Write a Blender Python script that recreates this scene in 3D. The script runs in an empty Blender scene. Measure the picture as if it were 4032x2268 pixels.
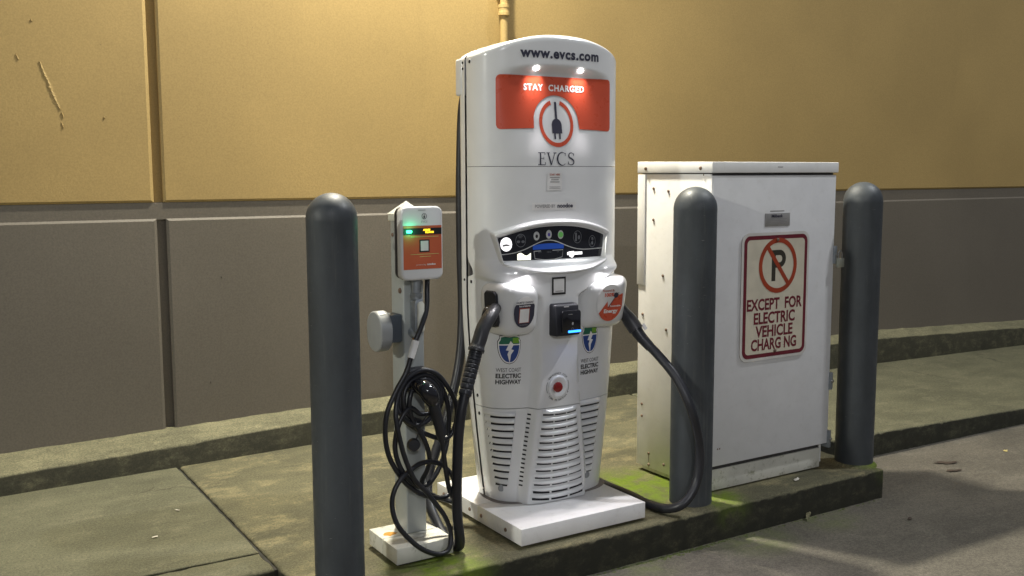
import bpy, bmesh, math, random
from mathutils import Vector, Matrix
random.seed(7)
R = math.radians
scn = bpy.context.scene
C = scn.collection

# ------------------------------------------------------------------ camera
yaw, pitch, roll = R(31.75), R(6.56), R(0.2)
fwd = Vector((math.sin(yaw)*math.cos(pitch), math.cos(yaw)*math.cos(pitch), -math.sin(pitch)))
rt0 = Vector((math.cos(yaw), -math.sin(yaw), 0)); dn0 = fwd.cross(rt0)
rt = rt0*math.cos(roll) + dn0*math.sin(roll); dn = dn0*math.cos(roll) - rt0*math.sin(roll)
cam = bpy.data.cameras.new('camera'); cam.sensor_width = 36; cam.lens = 36*3900/4032
cam.clip_start = 0.05; cam.clip_end = 400
co = bpy.data.objects.new('camera', cam); C.objects.link(co)
m = Matrix.Identity(4)
for i in range(3):
    m[i][0], m[i][1], m[i][2] = rt[i], -dn[i], -fwd[i]
m.translation = (0, 0, 1.5)
co.matrix_world = m
scn.camera = co

# ------------------------------------------------------------------ night sky
w = bpy.data.worlds.new('World'); scn.world = w; w.use_nodes = True
nt = w.node_tree; bg = nt.nodes['Background']
sky = nt.nodes.new('ShaderNodeTexSky'); sky.sky_type = 'NISHITA'; sky.sun_disc = False
sky.sun_elevation = R(-4); sky.sun_rotation = R(200)
mx = nt.nodes.new('ShaderNodeMix'); mx.data_type = 'RGBA'; mx.blend_type = 'ADD'; mx.inputs[0].default_value = 1
mx.inputs[7].default_value = (1.18, 1.24, 1.40, 1)        # even glow of the town's lights on the night sky
nt.links.new(sky.outputs[0], mx.inputs[6]); nt.links.new(mx.outputs[2], bg.inputs[0])
bg.inputs[1].default_value = 0.10
scn.view_settings.view_transform = 'Standard'; scn.view_settings.look = 'None'
scn.view_settings.exposure = 0.12; scn.view_settings.gamma = 1.0

# lamp positions (the fixtures themselves are built with the setting)
LAMP_WALL = dict(loc=(2.45, 4.76, 4.62), power=570, color=(1.0, 0.95, 0.80))
LAMP_RIGHT = dict(loc=(10.9, -.14, 12.8), power=1250, color=(0.94, 0.97, 1.0))
LAMP_LEFT = dict(loc=(-10.8, 1.9, 5.4), power=800, color=(1.0, 1.0, 0.88))

LAMP_FILL = dict(loc=(-5.0, -12.0, 7.5), power=820, color=(0.97, 0.98, 1.0))  # unseen lamp added to fill the front faces

# ------------------------------------------------------------------ materials
def newmat(name):
    mt = bpy.data.materials.new(name); mt.use_nodes = True
    return mt, mt.node_tree, mt.node_tree.nodes['Principled BSDF']
def N(t, typ, **kw):
    n = t.nodes.new(typ)
    for k, v in kw.items(): setattr(n, k, v)
    return n
def pos(t): return N(t, 'ShaderNodeNewGeometry').outputs['Position']
def noise(t, vec, scale, detail=4, rough=.55):
    n = N(t, 'ShaderNodeTexNoise'); n.inputs['Scale'].default_value = scale
    n.inputs['Detail'].default_value = detail; n.inputs['Roughness'].default_value = rough
    t.links.new(vec, n.inputs['Vector']); return n.outputs['Fac']
def ramp(t, fac, a, b, lo=0.0, hi=1.0):
    n = N(t, 'ShaderNodeMapRange'); n.clamp = True; n.interpolation_type = 'SMOOTHSTEP'
    t.links.new(fac, n.inputs[0])
    n.inputs[1].default_value, n.inputs[2].default_value = a, b
    n.inputs[3].default_value, n.inputs[4].default_value = lo, hi
    return n.outputs[0]
def math_(t, op, a, b=0.0):
    n = N(t, 'ShaderNodeMath', operation=op)
    for i, v in enumerate((a, b)):
        if isinstance(v, (int, float)): n.inputs[i].default_value = v
        else: t.links.new(v, n.inputs[i])
    return n.outputs[0]
def mix(t, fac, a, b, blend='MIX'):
    n = N(t, 'ShaderNodeMix', data_type='RGBA', blend_type=blend)
    for i, v in ((0, fac), (6, a), (7, b)):
        if isinstance(v, (int, float)): n.inputs[i].default_value = v
        elif isinstance(v, tuple): n.inputs[i].default_value = (*v[:3], 1)
        else: t.links.new(v, n.inputs[i])
    return n.outputs[2]
def bump(t, p, h, strength=.3, dist=.002):
    b = N(t, 'ShaderNodeBump'); b.inputs['Strength'].default_value = strength; b.inputs['Distance'].default_value = dist
    t.links.new(h, b.inputs['Height']); t.links.new(b.outputs[0], p.inputs['Normal'])
def mapped(t, vec, scale):
    n = N(t, 'ShaderNodeMapping'); n.inputs['Scale'].default_value = scale
    t.links.new(vec, n.inputs[0]); return n.outputs[0]
def spots(t, vec, lst):
    out = None
    for (x, y, z, r0, r1) in lst:
        d = N(t, 'ShaderNodeVectorMath', operation='DISTANCE'); t.links.new(vec, d.inputs[0]); d.inputs[1].default_value = (x, y, z)
        f = ramp(t, d.outputs['Value'], r0, r1, 1, 0)
        out = f if out is None else math_(t, 'MAXIMUM', out, f)
    return out

M = {}
def plain(name, col, rough=.5, metal=0.0, var=.08, scale=9.0, bmp=0.0, bscale=300, emit=None, estr=0.0, spec=.5, dirt=None, dirt_amt=.5, coat=0.0):
    mt, t, p = newmat(name); v = pos(t)
    f = ramp(t, noise(t, v, scale, 5), .3, .7)
    c = mix(t, f, tuple(x*(1-var) for x in col), tuple(min(x*(1+var), 1) for x in col))
    if dirt:
        dmask = math_(t, 'MULTIPLY', ramp(t, noise(t, v, 23, 6, .7), .52, .72), dirt_amt)
        c = mix(t, dmask, c, dirt)
    t.links.new(c, p.inputs['Base Color'])
    r = ramp(t, noise(t, v, scale*3, 4), .3, .7, rough*.88, min(rough*1.15, 1)); t.links.new(r, p.inputs['Roughness'])
    p.inputs['Metallic'].default_value = metal; p.inputs['Specular IOR Level'].default_value = spec
    p.inputs['Coat Weight'].default_value = coat; p.inputs['Coat Roughness'].default_value = .12
    if emit: p.inputs['Emission Color'].default_value = (*emit, 1); p.inputs['Emission Strength'].default_value = estr
    if bmp: bump(t, p, noise(t, v, bscale, 3), bmp, .001)
    M[name] = mt; return mt

# painted stucco of the wall
def stucco(name, col, var=.06):
    mt, t, p = newmat(name); v = pos(t)
    f = ramp(t, noise(t, v, 1.1, 5), .3, .7)
    c = mix(t, f, tuple(x*(1-var) for x in col), tuple(x*(1+var) for x in col))
    f2 = ramp(t, noise(t, mapped(t, v, (3.0, 3.0, .35)), 2.2, 6, .65), .55, .8)
    c = mix(t, math_(t, 'MULTIPLY', f2, .16), c, tuple(x*.72 for x in col))
    sp = ramp(t, noise(t, v, 62, 2), .74, .78)
    c = mix(t, math_(t, 'MULTIPLY', sp, .35), c, (.07, .06, .05))
    gr = ramp(t, noise(t, v, 105, 3, .7), .3, .7, .90, 1.10); cg = N(t, 'ShaderNodeCombineColor')
    for i in range(3): t.links.new(gr, cg.inputs[i])
    c = mix(t, 1.0, c, cg.outputs[0], 'MULTIPLY')
    t.links.new(c, p.inputs['Base Color']); p.inputs['Roughness'].default_value = .62; p.inputs['Specular IOR Level'].default_value = .35
    patch = ramp(t, noise(t, v, 1.1, 3), .47, .66, .06, 1)
    hgt = math_(t, 'ADD', math_(t, 'MULTIPLY', noise(t, v, 85, 4, .6), patch), math_(t, 'MULTIPLY', noise(t, v, 7, 3), .8))
    bump(t, p, hgt, .22, .0035)
    M[name] = mt
stucco('wall_ochre', (.355, .247, .094)); stucco('wall_taupe', (.130, .113, .089), .06)

def concrete(name, c1, c2, c3, moss=None, moss_amt=1.0, facedark=0.0, scale=1.0):
    mt, t, p = newmat(name); v = pos(t)
    big = ramp(t, noise(t, mapped(t, v, (1, 1.9, 1)), 1.7*scale, 6, .62), .34, .66)
    c = mix(t, big, c1, c2)
    patch = ramp(t, noise(t, mapped(t, v, (1.0, 1.6, 1)), 3.6*scale, 9, .78), .48, .66)
    c = mix(t, math_(t, 'MULTIPLY', patch, .75), c, c3)
    dk = ramp(t, noise(t, mapped(t, v, (.9, 2.2, 1)), 2.9*scale, 7, .7), .55, .8)
    c = mix(t, math_(t, 'MULTIPLY', dk, .5), c, tuple(x*.45 for x in c1))
    fine = math_(t, 'MULTIPLY', ramp(t, noise(t, v, 260, 3, .8), .3, .7, .65, 1.35), ramp(t, noise(t, v, 96, 3, .7), .30, .70, .74, 1.26))
    cc = N(t, 'ShaderNodeCombineColor')
    for i in range(3): t.links.new(fine, cc.inputs[i])
    c = mix(t, 1.0, c, cc.outputs[0], 'MULTIPLY')
    vo = N(t, 'ShaderNodeTexVoronoi', feature='DISTANCE_TO_EDGE'); vo.inputs['Scale'].default_value = .75*scale
    wob = N(t, 'ShaderNodeTexNoise'); wob.inputs['Scale'].default_value = 5; wob.inputs['Detail'].default_value = 6; t.links.new(v, wob.inputs['Vector'])
    va = N(t, 'ShaderNodeVectorMath', operation='MULTIPLY_ADD'); t.links.new(wob.outputs['Color'], va.inputs[0]); va.inputs[1].default_value = (.22, .22, 0); t.links.new(v, va.inputs[2])
    t.links.new(va.outputs[0], vo.inputs['Vector'])
    crk = math_(t, 'MULTIPLY', ramp(t, vo.outputs['Distance'], .0015, .0045, 1, 0), ramp(t, noise(t, v, .9, 2), .50, .62))
    c = mix(t, math_(t, 'MULTIPLY', crk, .65 if name == 'concrete_walk' else 0.0), c, tuple(x*.3 for x in c1))
    wh = ramp(t, noise(t, v, 120, 2), .735, .76)
    c = mix(t, math_(t, 'MULTIPLY', wh, .5), c, (.45, .43, .36))
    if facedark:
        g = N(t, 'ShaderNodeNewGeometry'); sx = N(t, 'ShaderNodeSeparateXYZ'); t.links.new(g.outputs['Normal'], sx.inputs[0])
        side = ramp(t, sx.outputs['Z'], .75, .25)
        grime_shade = ramp(t, noise(t, mapped(t, v, (1, 1, 1.6)), 9, 8, .75), .25, .55, .55, 1)
        c = mix(t, math_(t, 'MULTIPLY', math_(t, 'MULTIPLY', side, grime_shade), facedark), c, (.014, .014, .009))  # side faces darkened: grime and moss, with painted shade on kerb and ledge fronts
    if moss:
        mk = spots(t, v, moss)
        mn = ramp(t, noise(t, v, 9, 6, .7), .30, .62)
        mk = math_(t, 'MULTIPLY', math_(t, 'MULTIPLY', mk, mn), moss_amt)
        c = mix(t, mk, c, mix(t, noise(t, v, 60, 3), (.07, .115, .008), (.17, .235, .012)))
    t.links.new(c, p.inputs['Base Color']); p.inputs['Roughness'].default_value = .82; p.inputs['Specular IOR Level'].default_value = .3
    h = math_(t, 'ADD', noise(t, v, 240, 4, .75), math_(t, 'MULTIPLY', noise(t, v, 30, 4), .5))
    bump(t, p, h, .45, .003)
    M[name] = mt
MOSS = [(2.98, 3.62, 0, .12, .38), (3.15, 3.31, 0, .05, .20), (1.70, 3.27, 0, .03, .28), (4.20, 3.30, 0, .03, .16)]
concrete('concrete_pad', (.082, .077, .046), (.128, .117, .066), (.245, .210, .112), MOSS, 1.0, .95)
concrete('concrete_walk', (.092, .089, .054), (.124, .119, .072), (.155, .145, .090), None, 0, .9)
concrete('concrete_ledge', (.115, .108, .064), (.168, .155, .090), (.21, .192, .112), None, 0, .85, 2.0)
concrete('concrete_road', (.092, .083, .066), (.124, .111, .088), (.148, .133, .106), [(3.2, 3.14, -.15, .05, .30), (3.7, 3.14, -.15, .05, .25), (2.6, 3.14, -.15, .03, .2)], .3, 0)
plain('joint_dark', (.03, .028, .022), .95)
plain('white_shell', (.74, .745, .75), .22, coat=.35, var=.02)
plain('white_metal', (.82, .815, .80), .42, var=.03, dirt=(.42, .38, .30), dirt_amt=.10)
plain('white_door', (.69, .69, .695), .45, var=.03, dirt=(.36, .33, .27), dirt_amt=.12)
plain('white_plate', (.78, .77, .77), .38, var=.03, dirt=(.42, .39, .33), dirt_amt=.22)
plain('stained_plate', (.64, .63, .56), .5, var=.08, dirt=(.20, .20, .11), dirt_amt=.75)
plain('post_paint', (.33, .35, .345), .40, var=.04, dirt=(.22, .22, .16), dirt_amt=.18)
plain('post_cap', (.66, .66, .58), .5, dirt=(.35, .34, .25), dirt_amt=.2)
plain('seam_dark', (.045, .042, .042), .7)
plain('seam_rubber', (.20, .18, .17), .7)
plain('slot_dark', (.012, .011, .014), .8)
def bollard_mat():
    mt, t, p = newmat('bollard_paint'); v = pos(t); col = (.046, .053, .060)
    c = mix(t, ramp(t, noise(t, mapped(t, v, (1, 1, .35)), 6, 6, .65), .3, .7), tuple(x*.80 for x in col), tuple(x*1.22 for x in col))
    run = ramp(t, noise(t, mapped(t, v, (9, 9, .5)), 4, 6, .7), .56, .74)
    c = mix(t, math_(t, 'MULTIPLY', run, .42), c, (.120, .122, .112))
    scf = math_(t, 'MULTIPLY', ramp(t, noise(t, mapped(t, v, (1, 1, 5)), 26, 3, .6), .70, .735), ramp(t, noise(t, v, 2.2, 2), .48, .60))
    c = mix(t, math_(t, 'MULTIPLY', scf, .7), c, (.20, .20, .19))
    t.links.new(c, p.inputs['Base Color'])
    t.links.new(ramp(t, noise(t, v, 18, 5), .3, .7, .44, .62), p.inputs['Roughness'])
    bump(t, p, math_(t, 'ADD', noise(t, v, 45, 4), math_(t, 'MULTIPLY', noise(t, v, 8, 2), 1.5)), .10, .002); M['bollard_paint'] = mt
bollard_mat()
plain('rubber', (.016, .017, .022), .38, var=.2, bmp=.05)
plain('rubber_grey', (.034, .034, .038), .40, var=.15)
plain('glossy_black', (.010, .010, .014), .12, coat=.5)
plain('display_glass', (.022, .024, .032), .14, coat=.4)
plain('matte_black', (.014, .015, .022), .45)
plain('steel', (.42, .41, .40), .35, metal=.9, var=.15)
plain('rusty_steel', (.22, .15, .11), .6, metal=.4, var=.3)
plain('rust', (.50, .25, .05), .9, var=.3)
plain('galvanised', (.34, .37, .40), .42, metal=.6, var=.12, scale=40)
plain('grey_plastic', (.27, .28, .285), .45, var=.05)
plain('slate_plastic', (.075, .092, .115), .5, var=.05)
plain('orange_red', (.60, .085, .038), .30, var=.02, coat=.3)
plain('box_orange', (.56, .115, .050), .45, var=.04)
plain('navy_ink', (.035, .035, .060), .5)
plain('black_ink', (.020, .019, .020), .5)
plain('grey_ink', (.30, .29, .29), .5)
plain('white_ink', (.82, .81, .80), .4)
plain('card_white', (.72, .71, .70), .45)
plain('sign_face', (.62, .57, .45), .42, var=.06, scale=14)
plain('sign_edge', (.62, .60, .56), .45)
plain('sign_maroon', (.14, .010, .022), .45, var=.12, scale=30)
plain('sign_red', (.34, .045, .014), .45, var=.10)
plain('sign_black', (.035, .030, .020), .5)
plain('shield_blue', (.022, .060, .24), .35)
plain('shield_green', (.020, .145, .085), .35)
plain('shield_lime', (.17, .36, .035), .35)
plain('red_plastic', (.22, .008, .010), .18, coat=.4)
plain('silver_plate', (.40, .39, .38), .4, metal=.5)
plain('brass_lock', (.45, .46, .38), .35, metal=.6)
plain('lamp_housing', (.08, .07, .06), .5)
plain('screen_blue', (.012, .045, .22), .2, emit=(.05, .16, .8), estr=.16)
plain('glow_white', (.8, .8, .8), .4, emit=(1, .98, 1), estr=1.2)
plain('glow_warm', (.8, .8, .7), .4, emit=(1, 1, .78), estr=1.3)
plain('glow_led', (.9, .9, .9), .4, emit=(1, .95, .92), estr=14)
plain('glow_blue', (.1, .2, .9), .4, emit=(.02, .22, 1), estr=3.6)
plain('glow_green', (.1, .9, .4), .4, emit=(.06, 1, .42), estr=3.2)
plain('glow_amber', (.9, .6, .05), .4, emit=(1, .55, .02), estr=1.8)
plain('button_white', (.55, .56, .56), .35)
plain('button_green', (.16, .50, .12), .35, emit=(.2, .7, .15), estr=.12)
plain('button_violet', (.10, .08, .42), .35)
plain('icon_grey', (.16, .17, .19), .4)
plain('leaf_dark', (.045, .030, .020), .7, var=.4)
plain('leaf_yellow', (.55, .45, .16), .7, var=.3)
plain('paper', (.60, .56, .48), .7)
plain('moss_clump', (.060, .075, .018), .95, var=.4, scale=60)
mt, t, p = newmat('lamp_glass'); p.inputs['Emission Color'].default_value = (1, .93, .75, 1); p.inputs['Emission Strength'].default_value = 6; M['lamp_glass'] = mt

# ------------------------------------------------------------------ builders
def root_of(o):
    while o.parent: o = o.parent
    return o
def link(name, me, mat, parent=None, at=None):
    for_m = M[mat] if isinstance(mat, str) else mat
    if not me.materials: me.materials.append(for_m)
    o = bpy.data.objects.new(name, me); C.objects.link(o)
    if parent: o.parent = parent
    if at is not None:
        o.location = Vector(at) - (root_of(o).location if parent else Vector())
    return o
def build(name, vs, fs, mat, parent=None, smooth=False):
    """vs in world coordinates; stored relative to the thing's own origin"""
    org = root_of(parent).location if parent else Vector((0, 0, 0))
    me = bpy.data.meshes.new(name)
    me.from_pydata([tuple(Vector(v)-org) for v in vs], [], fs); me.validate(); me.update()
    if smooth:
        for q in me.polygons: q.use_smooth = True
    return link(name, me, mat, parent)
def from_bm(name, bm, mat, parent=None, smooth=False, angle=None):
    org = root_of(parent).location if parent else Vector((0, 0, 0))
    bmesh.ops.recalc_face_normals(bm, faces=bm.faces[:])
    bmesh.ops.translate(bm, verts=bm.verts[:], vec=-org)
    me = bpy.data.meshes.new(name); bm.to_mesh(me); bm.free()
    if smooth:
        for q in me.polygons: q.use_smooth = True
    o = link(name, me, mat, parent)
    if smooth and angle: me.set_sharp_from_angle(angle=R(angle))
    return o
def tag(o, label, cat, group=None):
    o['label'] = label; o['category'] = cat
    if group: o['group'] = group
    return o
def thing(name, loc, label, cat, group=None):
    o = bpy.data.objects.new(name, None); o.location = loc; o.empty_display_size = .1; C.objects.link(o)
    return tag(o, label, cat, group)
def box_bm(x0, x1, y0, y1, z0, z1, bev=0.0, seg=2):
    bm = bmesh.new(); bmesh.ops.create_cube(bm, size=1)
    for v in bm.verts:
        v.co = Vector((x0+(x1-x0)*(v.co.x+.5), y0+(y1-y0)*(v.co.y+.5), z0+(z1-z0)*(v.co.z+.5)))
    if bev: bmesh.ops.bevel(bm, geom=bm.edges[:], offset=bev, segments=seg, profile=.5, affect='EDGES')
    return bm
def box(name, x0, x1, y0, y1, z0, z1, mat, parent=None, bev=0.003, seg=2):
    return from_bm(name, box_bm(x0, x1, y0, y1, z0, z1, bev, seg), mat, parent, True, 35)
def prism(name, poly, y0, y1, mat, parent=None, bev=0.0, seg=3, axis='y', smooth=True, ang=35):
    """extrude a polygon given in (a,b): axis y -> (x,z); axis z -> (x,y); axis x -> (y,z)"""
    bm = bmesh.new()
    def P(a, b, c):
        return (a, c, b) if axis == 'y' else ((a, b, c) if axis == 'z' else (c, a, b))
    v0 = [bm.verts.new(P(a, b, y0)) for a, b in poly]; v1 = [bm.verts.new(P(a, b, y1)) for a, b in poly]
    n = len(poly); bm.faces.new(v0); bm.faces.new(v1[::-1])
    for i in range(n): bm.faces.new((v0[i], v0[(i+1) % n], v1[(i+1) % n], v1[i]))
    bmesh.ops.recalc_face_normals(bm, faces=bm.faces[:])
    if bev: bmesh.ops.bevel(bm, geom=bm.edges[:], offset=bev, segments=seg, profile=.5, affect='EDGES')
    return from_bm(name, bm, mat, parent, smooth, ang)
def rrect(x0, x1, z0, z1, r, n=6):
    out = []
    for cx, cz, a0 in ((x1-r, z1-r, 0), (x0+r, z1-r, 90), (x0+r, z0+r, 180), (x1-r, z0+r, 270)):
        for i in range(n+1):
            a = R(a0+90*i/n); out.append((cx+r*math.cos(a), cz+r*math.sin(a)))
    return out
def lathe(name, prof, c, mat, parent=None, n=32, axis=(0, 0, 1)):
    q = Vector((0, 0, 1)).rotation_difference(Vector(axis)); c = Vector(c)
    vs, fs = [], []
    for r, z in prof:
        for i in range(n):
            a = 2*math.pi*i/n; vs.append(c + q @ Vector((r*math.cos(a), r*math.sin(a), z)))
    for k in range(len(prof)-1):
        for i in range(n):
            j = (i+1) % n; fs.append((k*n+i, k*n+j, (k+1)*n+j, (k+1)*n+i))
    fs.append(tuple(range(n-1, -1, -1))); fs.append(tuple((len(prof)-1)*n+i for i in range(n)))
    o = build(name, vs, fs, mat, parent, True); o.data.set_sharp_from_angle(angle=R(40)); return o
def spline(pts, per=8):
    P = [Vector(p) for p in pts]; P = [P[0]*2-P[1]] + P + [P[-1]*2-P[-2]]; out = []
    for i in range(1, len(P)-2):
        a, b, c, d = P[i-1:i+3]
        for k in range(per):
            s = k/per
            out.append(.5*((2*b)+(c-a)*s+(2*a-5*b+4*c-d)*s*s+(3*b-a-3*c+d)*s**3))
    out.append(P[-2]); return out
def tube(name, pts, rad, mat, parent=None, n=12, per=8, raw=False):
    path = [Vector(p) for p in pts] if raw else spline(pts, per)
    L = len(path); rf = rad if callable(rad) else (lambda s: rad)
    vs, fs = [], []
    tan = [(path[min(i+1, L-1)]-path[max(i-1, 0)]).normalized() for i in range(L)]
    nrm = tan[0].orthogonal().normalized()
    for i in range(L):
        nrm = (nrm - tan[i]*nrm.dot(tan[i])).normalized(); bi = tan[i].cross(nrm); r = rf(i/(L-1))
        for k in range(n):
            a = 2*math.pi*k/n; vs.append(path[i] + nrm*(r*math.cos(a)) + bi*(r*math.sin(a)))
    for i in range(L-1):
        for k in range(n):
            j = (k+1) % n; fs.append((i*n+k, i*n+j, (i+1)*n+j, (i+1)*n+k))
    fs.append(tuple(range(n-1, -1, -1))); fs.append(tuple((L-1)*n+k for k in range(n)))
    o = build(name, vs, fs, mat, parent, True); o.data.set_sharp_from_angle(angle=R(50)); return o
def bolt(name, at, nrm, r, mat, parent, hgt=None):
    hgt = hgt or r*.7
    return lathe(name, [(r*1.0, 0), (r, hgt*.4), (r*.8, hgt*.8), (r*.35, hgt)], at, mat, parent, 10, nrm)

# flat print laid on a surface: F(u, v, off) -> world point
def text2d(body, size, weight=0.0, align='CENTER', squeeze=1.0, spacing=1.0, shear=0.0):
    cu = bpy.data.curves.new('lettering', 'FONT'); cu.body = body; cu.size = size; cu.align_x = align; cu.align_y = 'CENTER'
    cu.offset = weight; cu.resolution_u = 3; cu.space_character = spacing; cu.shear = shear
    o = bpy.data.objects.new('lettering', cu); C.objects.link(o)
    dg = bpy.context.evaluated_depsgraph_get(); dg.update()
    me = bpy.data.meshes.new_from_object(o.evaluated_get(dg))
    vs = [(v.co.x*squeeze, v.co.y) for v in me.vertices]; fs = [tuple(q.vertices) for q in me.polygons]
    bpy.data.objects.remove(o); bpy.data.curves.remove(cu); bpy.data.meshes.remove(me)
    return vs, fs
def lettering(body, u, v, size, F, mat, parent, off=.0012, fit=None, **kw):
    vs, fs = text2d(body, size, **kw)
    if not vs: return
    if fit:
        lo, hi = min(a for a, b in vs), max(a for a, b in vs); s = fit/(hi-lo); vs = [((a-(lo+hi)/2)*s, b) for a, b in vs]
    if '  ' in body:                                   # widely spaced words are separate pieces
        iv = sorted((min(vs[i][0] for i in f), max(vs[i][0] for i in f)) for f in fs); hi = iv[0][1]; gap, cut = 0, 0
        for a, b in iv:
            if a-hi > gap: gap, cut = a-hi, (a+hi)/2
            hi = max(hi, b)
        for sel in (lambda x: x < cut, lambda x: x >= cut):
            ff = [f for f in fs if sel(vs[f[0]][0])]; used = sorted({i for f in ff for i in f}); ix = {q: k for k, q in enumerate(used)}
            build('lettering', [F(u+vs[i][0], v+vs[i][1], off) for i in used], [tuple(ix[i] for i in f) for f in ff], mat, parent)
        return
    return build('lettering', [F(u+a, v+b, off) for a, b in vs], fs, mat, parent)
def region(name, u0, u1, top, bot, F, mat, parent, off=.001, nu=24, nv=4):
    vs, fs = [], []
    for i in range(nu+1):
        u = u0+(u1-u0)*i/nu; a, b = bot(u), top(u)
        for k in range(nv+1): vs.append(F(u, a+(b-a)*k/nv, off))
    for i in range(nu):
        for k in range(nv):
            q = i*(nv+1)+k; fs.append((q, q+nv+1, q+nv+2, q+1))
    return build(name, vs, fs, mat, parent)
def rect(name, u0, u1, v0, v1, F, mat, parent, off=.001, nu=6, nv=4):
    return region(name, u0, u1, lambda u: v1, lambda u: v0, F, mat, parent, off, nu, nv)
def ellipse(name, u, v, ru, rv, F, mat, parent, off=.001, nu=24, nv=4):
    g = lambda q: math.sqrt(max(0, 1-((q-u)/ru)**2))
    return region(name, u-ru, u+ru, lambda q: v+rv*g(q), lambda q: v-rv*g(q), F, mat, parent, off, nu, nv)
def arc(name, u, v, r0, r1, a0, a1, F, mat, parent, off=.001, n=48, asp=1.0):
    vs, fs = [], []
    for i in range(n+1):
        a = R(a0+(a1-a0)*i/n)
        for r in (r0, (r0+r1)/2, r1): vs.append(F(u+r*math.cos(a), v+asp*r*math.sin(a), off))
    for i in range(n):
        for k in range(2): q = i*3+k; fs.append((q, q+1, q+4, q+3))
    return build(name, vs, fs, mat, parent)
def poly(name, pts, F, mat, parent, off=.001):
    return build(name, [F(a, b, off) for a, b in pts], [tuple(range(len(pts)))], mat, parent)
def stroke(name, pts, wd, F, mat, parent, off=.001):
    vs, fs = [], []; P = [Vector(q) for q in pts]
    for i, q in enumerate(P):
        tn = (P[min(i+1, len(P)-1)]-P[max(i-1, 0)]).normalized(); nn = Vector((-tn.y, tn.x))
        ww = wd(i/(len(P)-1)) if callable(wd) else wd
        for s in (-.5, .5): vs.append(F(*(q+nn*ww*s), off))
    for i in range(len(P)-1): fs.append((2*i, 2*i+1, 2*i+3, 2*i+2))
    return build(name, vs, fs, mat, parent)

# ================================================================== THE SETTING
YW = 5.36; GX = 1.16; GZ0, GZ1 = 1.275, 1.36; GD = .008

def structure(o): o['kind'] = 'structure'; return o
road = bpy.data.objects.new('road', None); C.objects.link(road); structure(road)
def grid(name, x0, x1, y0, y1, z, mat, parent, nx=1, ny=1):
    vs = [(x0+(x1-x0)*i/nx, y0+(y1-y0)*j/ny, z) for j in range(ny+1) for i in range(nx+1)]
    fs = [(j*(nx+1)+i, j*(nx+1)+i+1, (j+1)*(nx+1)+i+1, (j+1)*(nx+1)+i) for j in range(ny) for i in range(nx)]
    return build(name, vs, fs, mat, parent)
grid('road_surface', -150, 150, -150, 8, -.15, 'concrete_road', road)

walk = bpy.data.objects.new('sidewalk', None); C.objects.link(walk); structure(walk)
def rough_slab(name, outline, ztop, mat, parent, bev=.014, jag=.004, step=.035, zb=-.30):
    """slab with a worn, uneven arris; outline counter-clockwise in plan"""
    pts = []
    for i, a in enumerate(outline):
        b = outline[(i+1) % len(outline)]; L = math.dist(a, b); n = max(1, int(min(L, 8)/step))
        for k in range(n): pts.append((a[0]+(b[0]-a[0])*k/n, a[1]+(b[1]-a[1])*k/n))
    n = len(pts); cxm = sum(q[0] for q in pts)/n; cym = sum(q[1] for q in pts)/n
    rings = [[], [], [], []]
    for i, q in enumerate(pts):
        a, b = Vector(pts[i-1]), Vector(pts[(i+1) % n]); tn = (b-a).normalized(); inn = Vector((-tn.y, tn.x))
        j = random.uniform(-jag, jag); chip = bev*(1.0+random.random()**6*1.1); zt = ztop(*q)
        rings[0].append((q[0]+inn.x*j, q[1]+inn.y*j, zb))
        rings[1].append((q[0]+inn.x*j, q[1]+inn.y*j, zt-chip))
        rings[2].append((q[0]+inn.x*(j+chip*.3), q[1]+inn.y*(j+chip*.3), zt-chip*.3))
        rings[3].append((q[0]+inn.x*(j+chip), q[1]+inn.y*(j+chip), zt))
    vs = [v for r_ in rings for v in r_]; fs = []
    for k in range(3):
        for i in range(n): j = (i+1) % n; fs.append((k*n+i, k*n+j, (k+1)*n+j, (k+1)*n+i))
    fs.append(tuple(3*n+i for i in range(n)))
    o = build(name, vs, fs, mat, parent, True); o.data.set_sharp_from_angle(angle=R(50)); return o
flat = lambda x, y: 0.0
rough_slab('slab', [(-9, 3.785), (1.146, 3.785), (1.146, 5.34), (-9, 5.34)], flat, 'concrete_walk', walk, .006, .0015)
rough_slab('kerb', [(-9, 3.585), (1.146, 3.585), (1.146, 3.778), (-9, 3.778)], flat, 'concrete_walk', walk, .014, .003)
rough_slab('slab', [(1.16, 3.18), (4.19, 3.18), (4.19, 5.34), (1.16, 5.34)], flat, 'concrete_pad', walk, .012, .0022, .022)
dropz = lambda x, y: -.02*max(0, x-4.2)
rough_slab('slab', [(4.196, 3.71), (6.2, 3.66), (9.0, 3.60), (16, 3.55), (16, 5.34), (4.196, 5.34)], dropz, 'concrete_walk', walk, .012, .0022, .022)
box('joint_filler', 1.1465, 1.1595, 3.6, 5.3, -.3, -.012, 'joint_dark', walk, 0)
box('joint_filler', -9, 1.146, 3.7785, 3.7845, -.3, -.010, 'joint_dark', walk, 0)

# footing ledge along the wall
lx = [-9, -4, .32, .7, 1.16, 1.55, 1.9, 2.5, 3.2, 4.1, 5.4, 6.8, 7.8, 8.8, 10, 13, 16]
def lin(x, tab):
    for (a, fa), (b, fb) in zip(tab, tab[1:]):
        if x <= b: return fa+(fb-fa)*max(0, (x-a))/(b-a)
    return tab[-1][1]
LY = [(-9, 5.05), (.32, 5.11), (1.16, 5.15), (1.9, 5.19), (4.1, 5.235), (6.8, 5.22), (16, 5.2)]
LZF = [(-9, .09), (.32, .10), (1.9, .135), (4.1, .155), (6.6, .165), (8.8, .08), (16, -.12)]
LZW = [(-9, .13), (.32, .145), (1.9, .175), (4.1, .205), (6.8, .205), (9, .115), (16, -.08)]
vs, fs = [], []
xs = []
for a, b in zip(lx, lx[1:]):
    n = max(1, int((b-a)/.06)) if b < 10 else 4
    xs += [a+(b-a)*k/n for k in range(n)]
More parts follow.
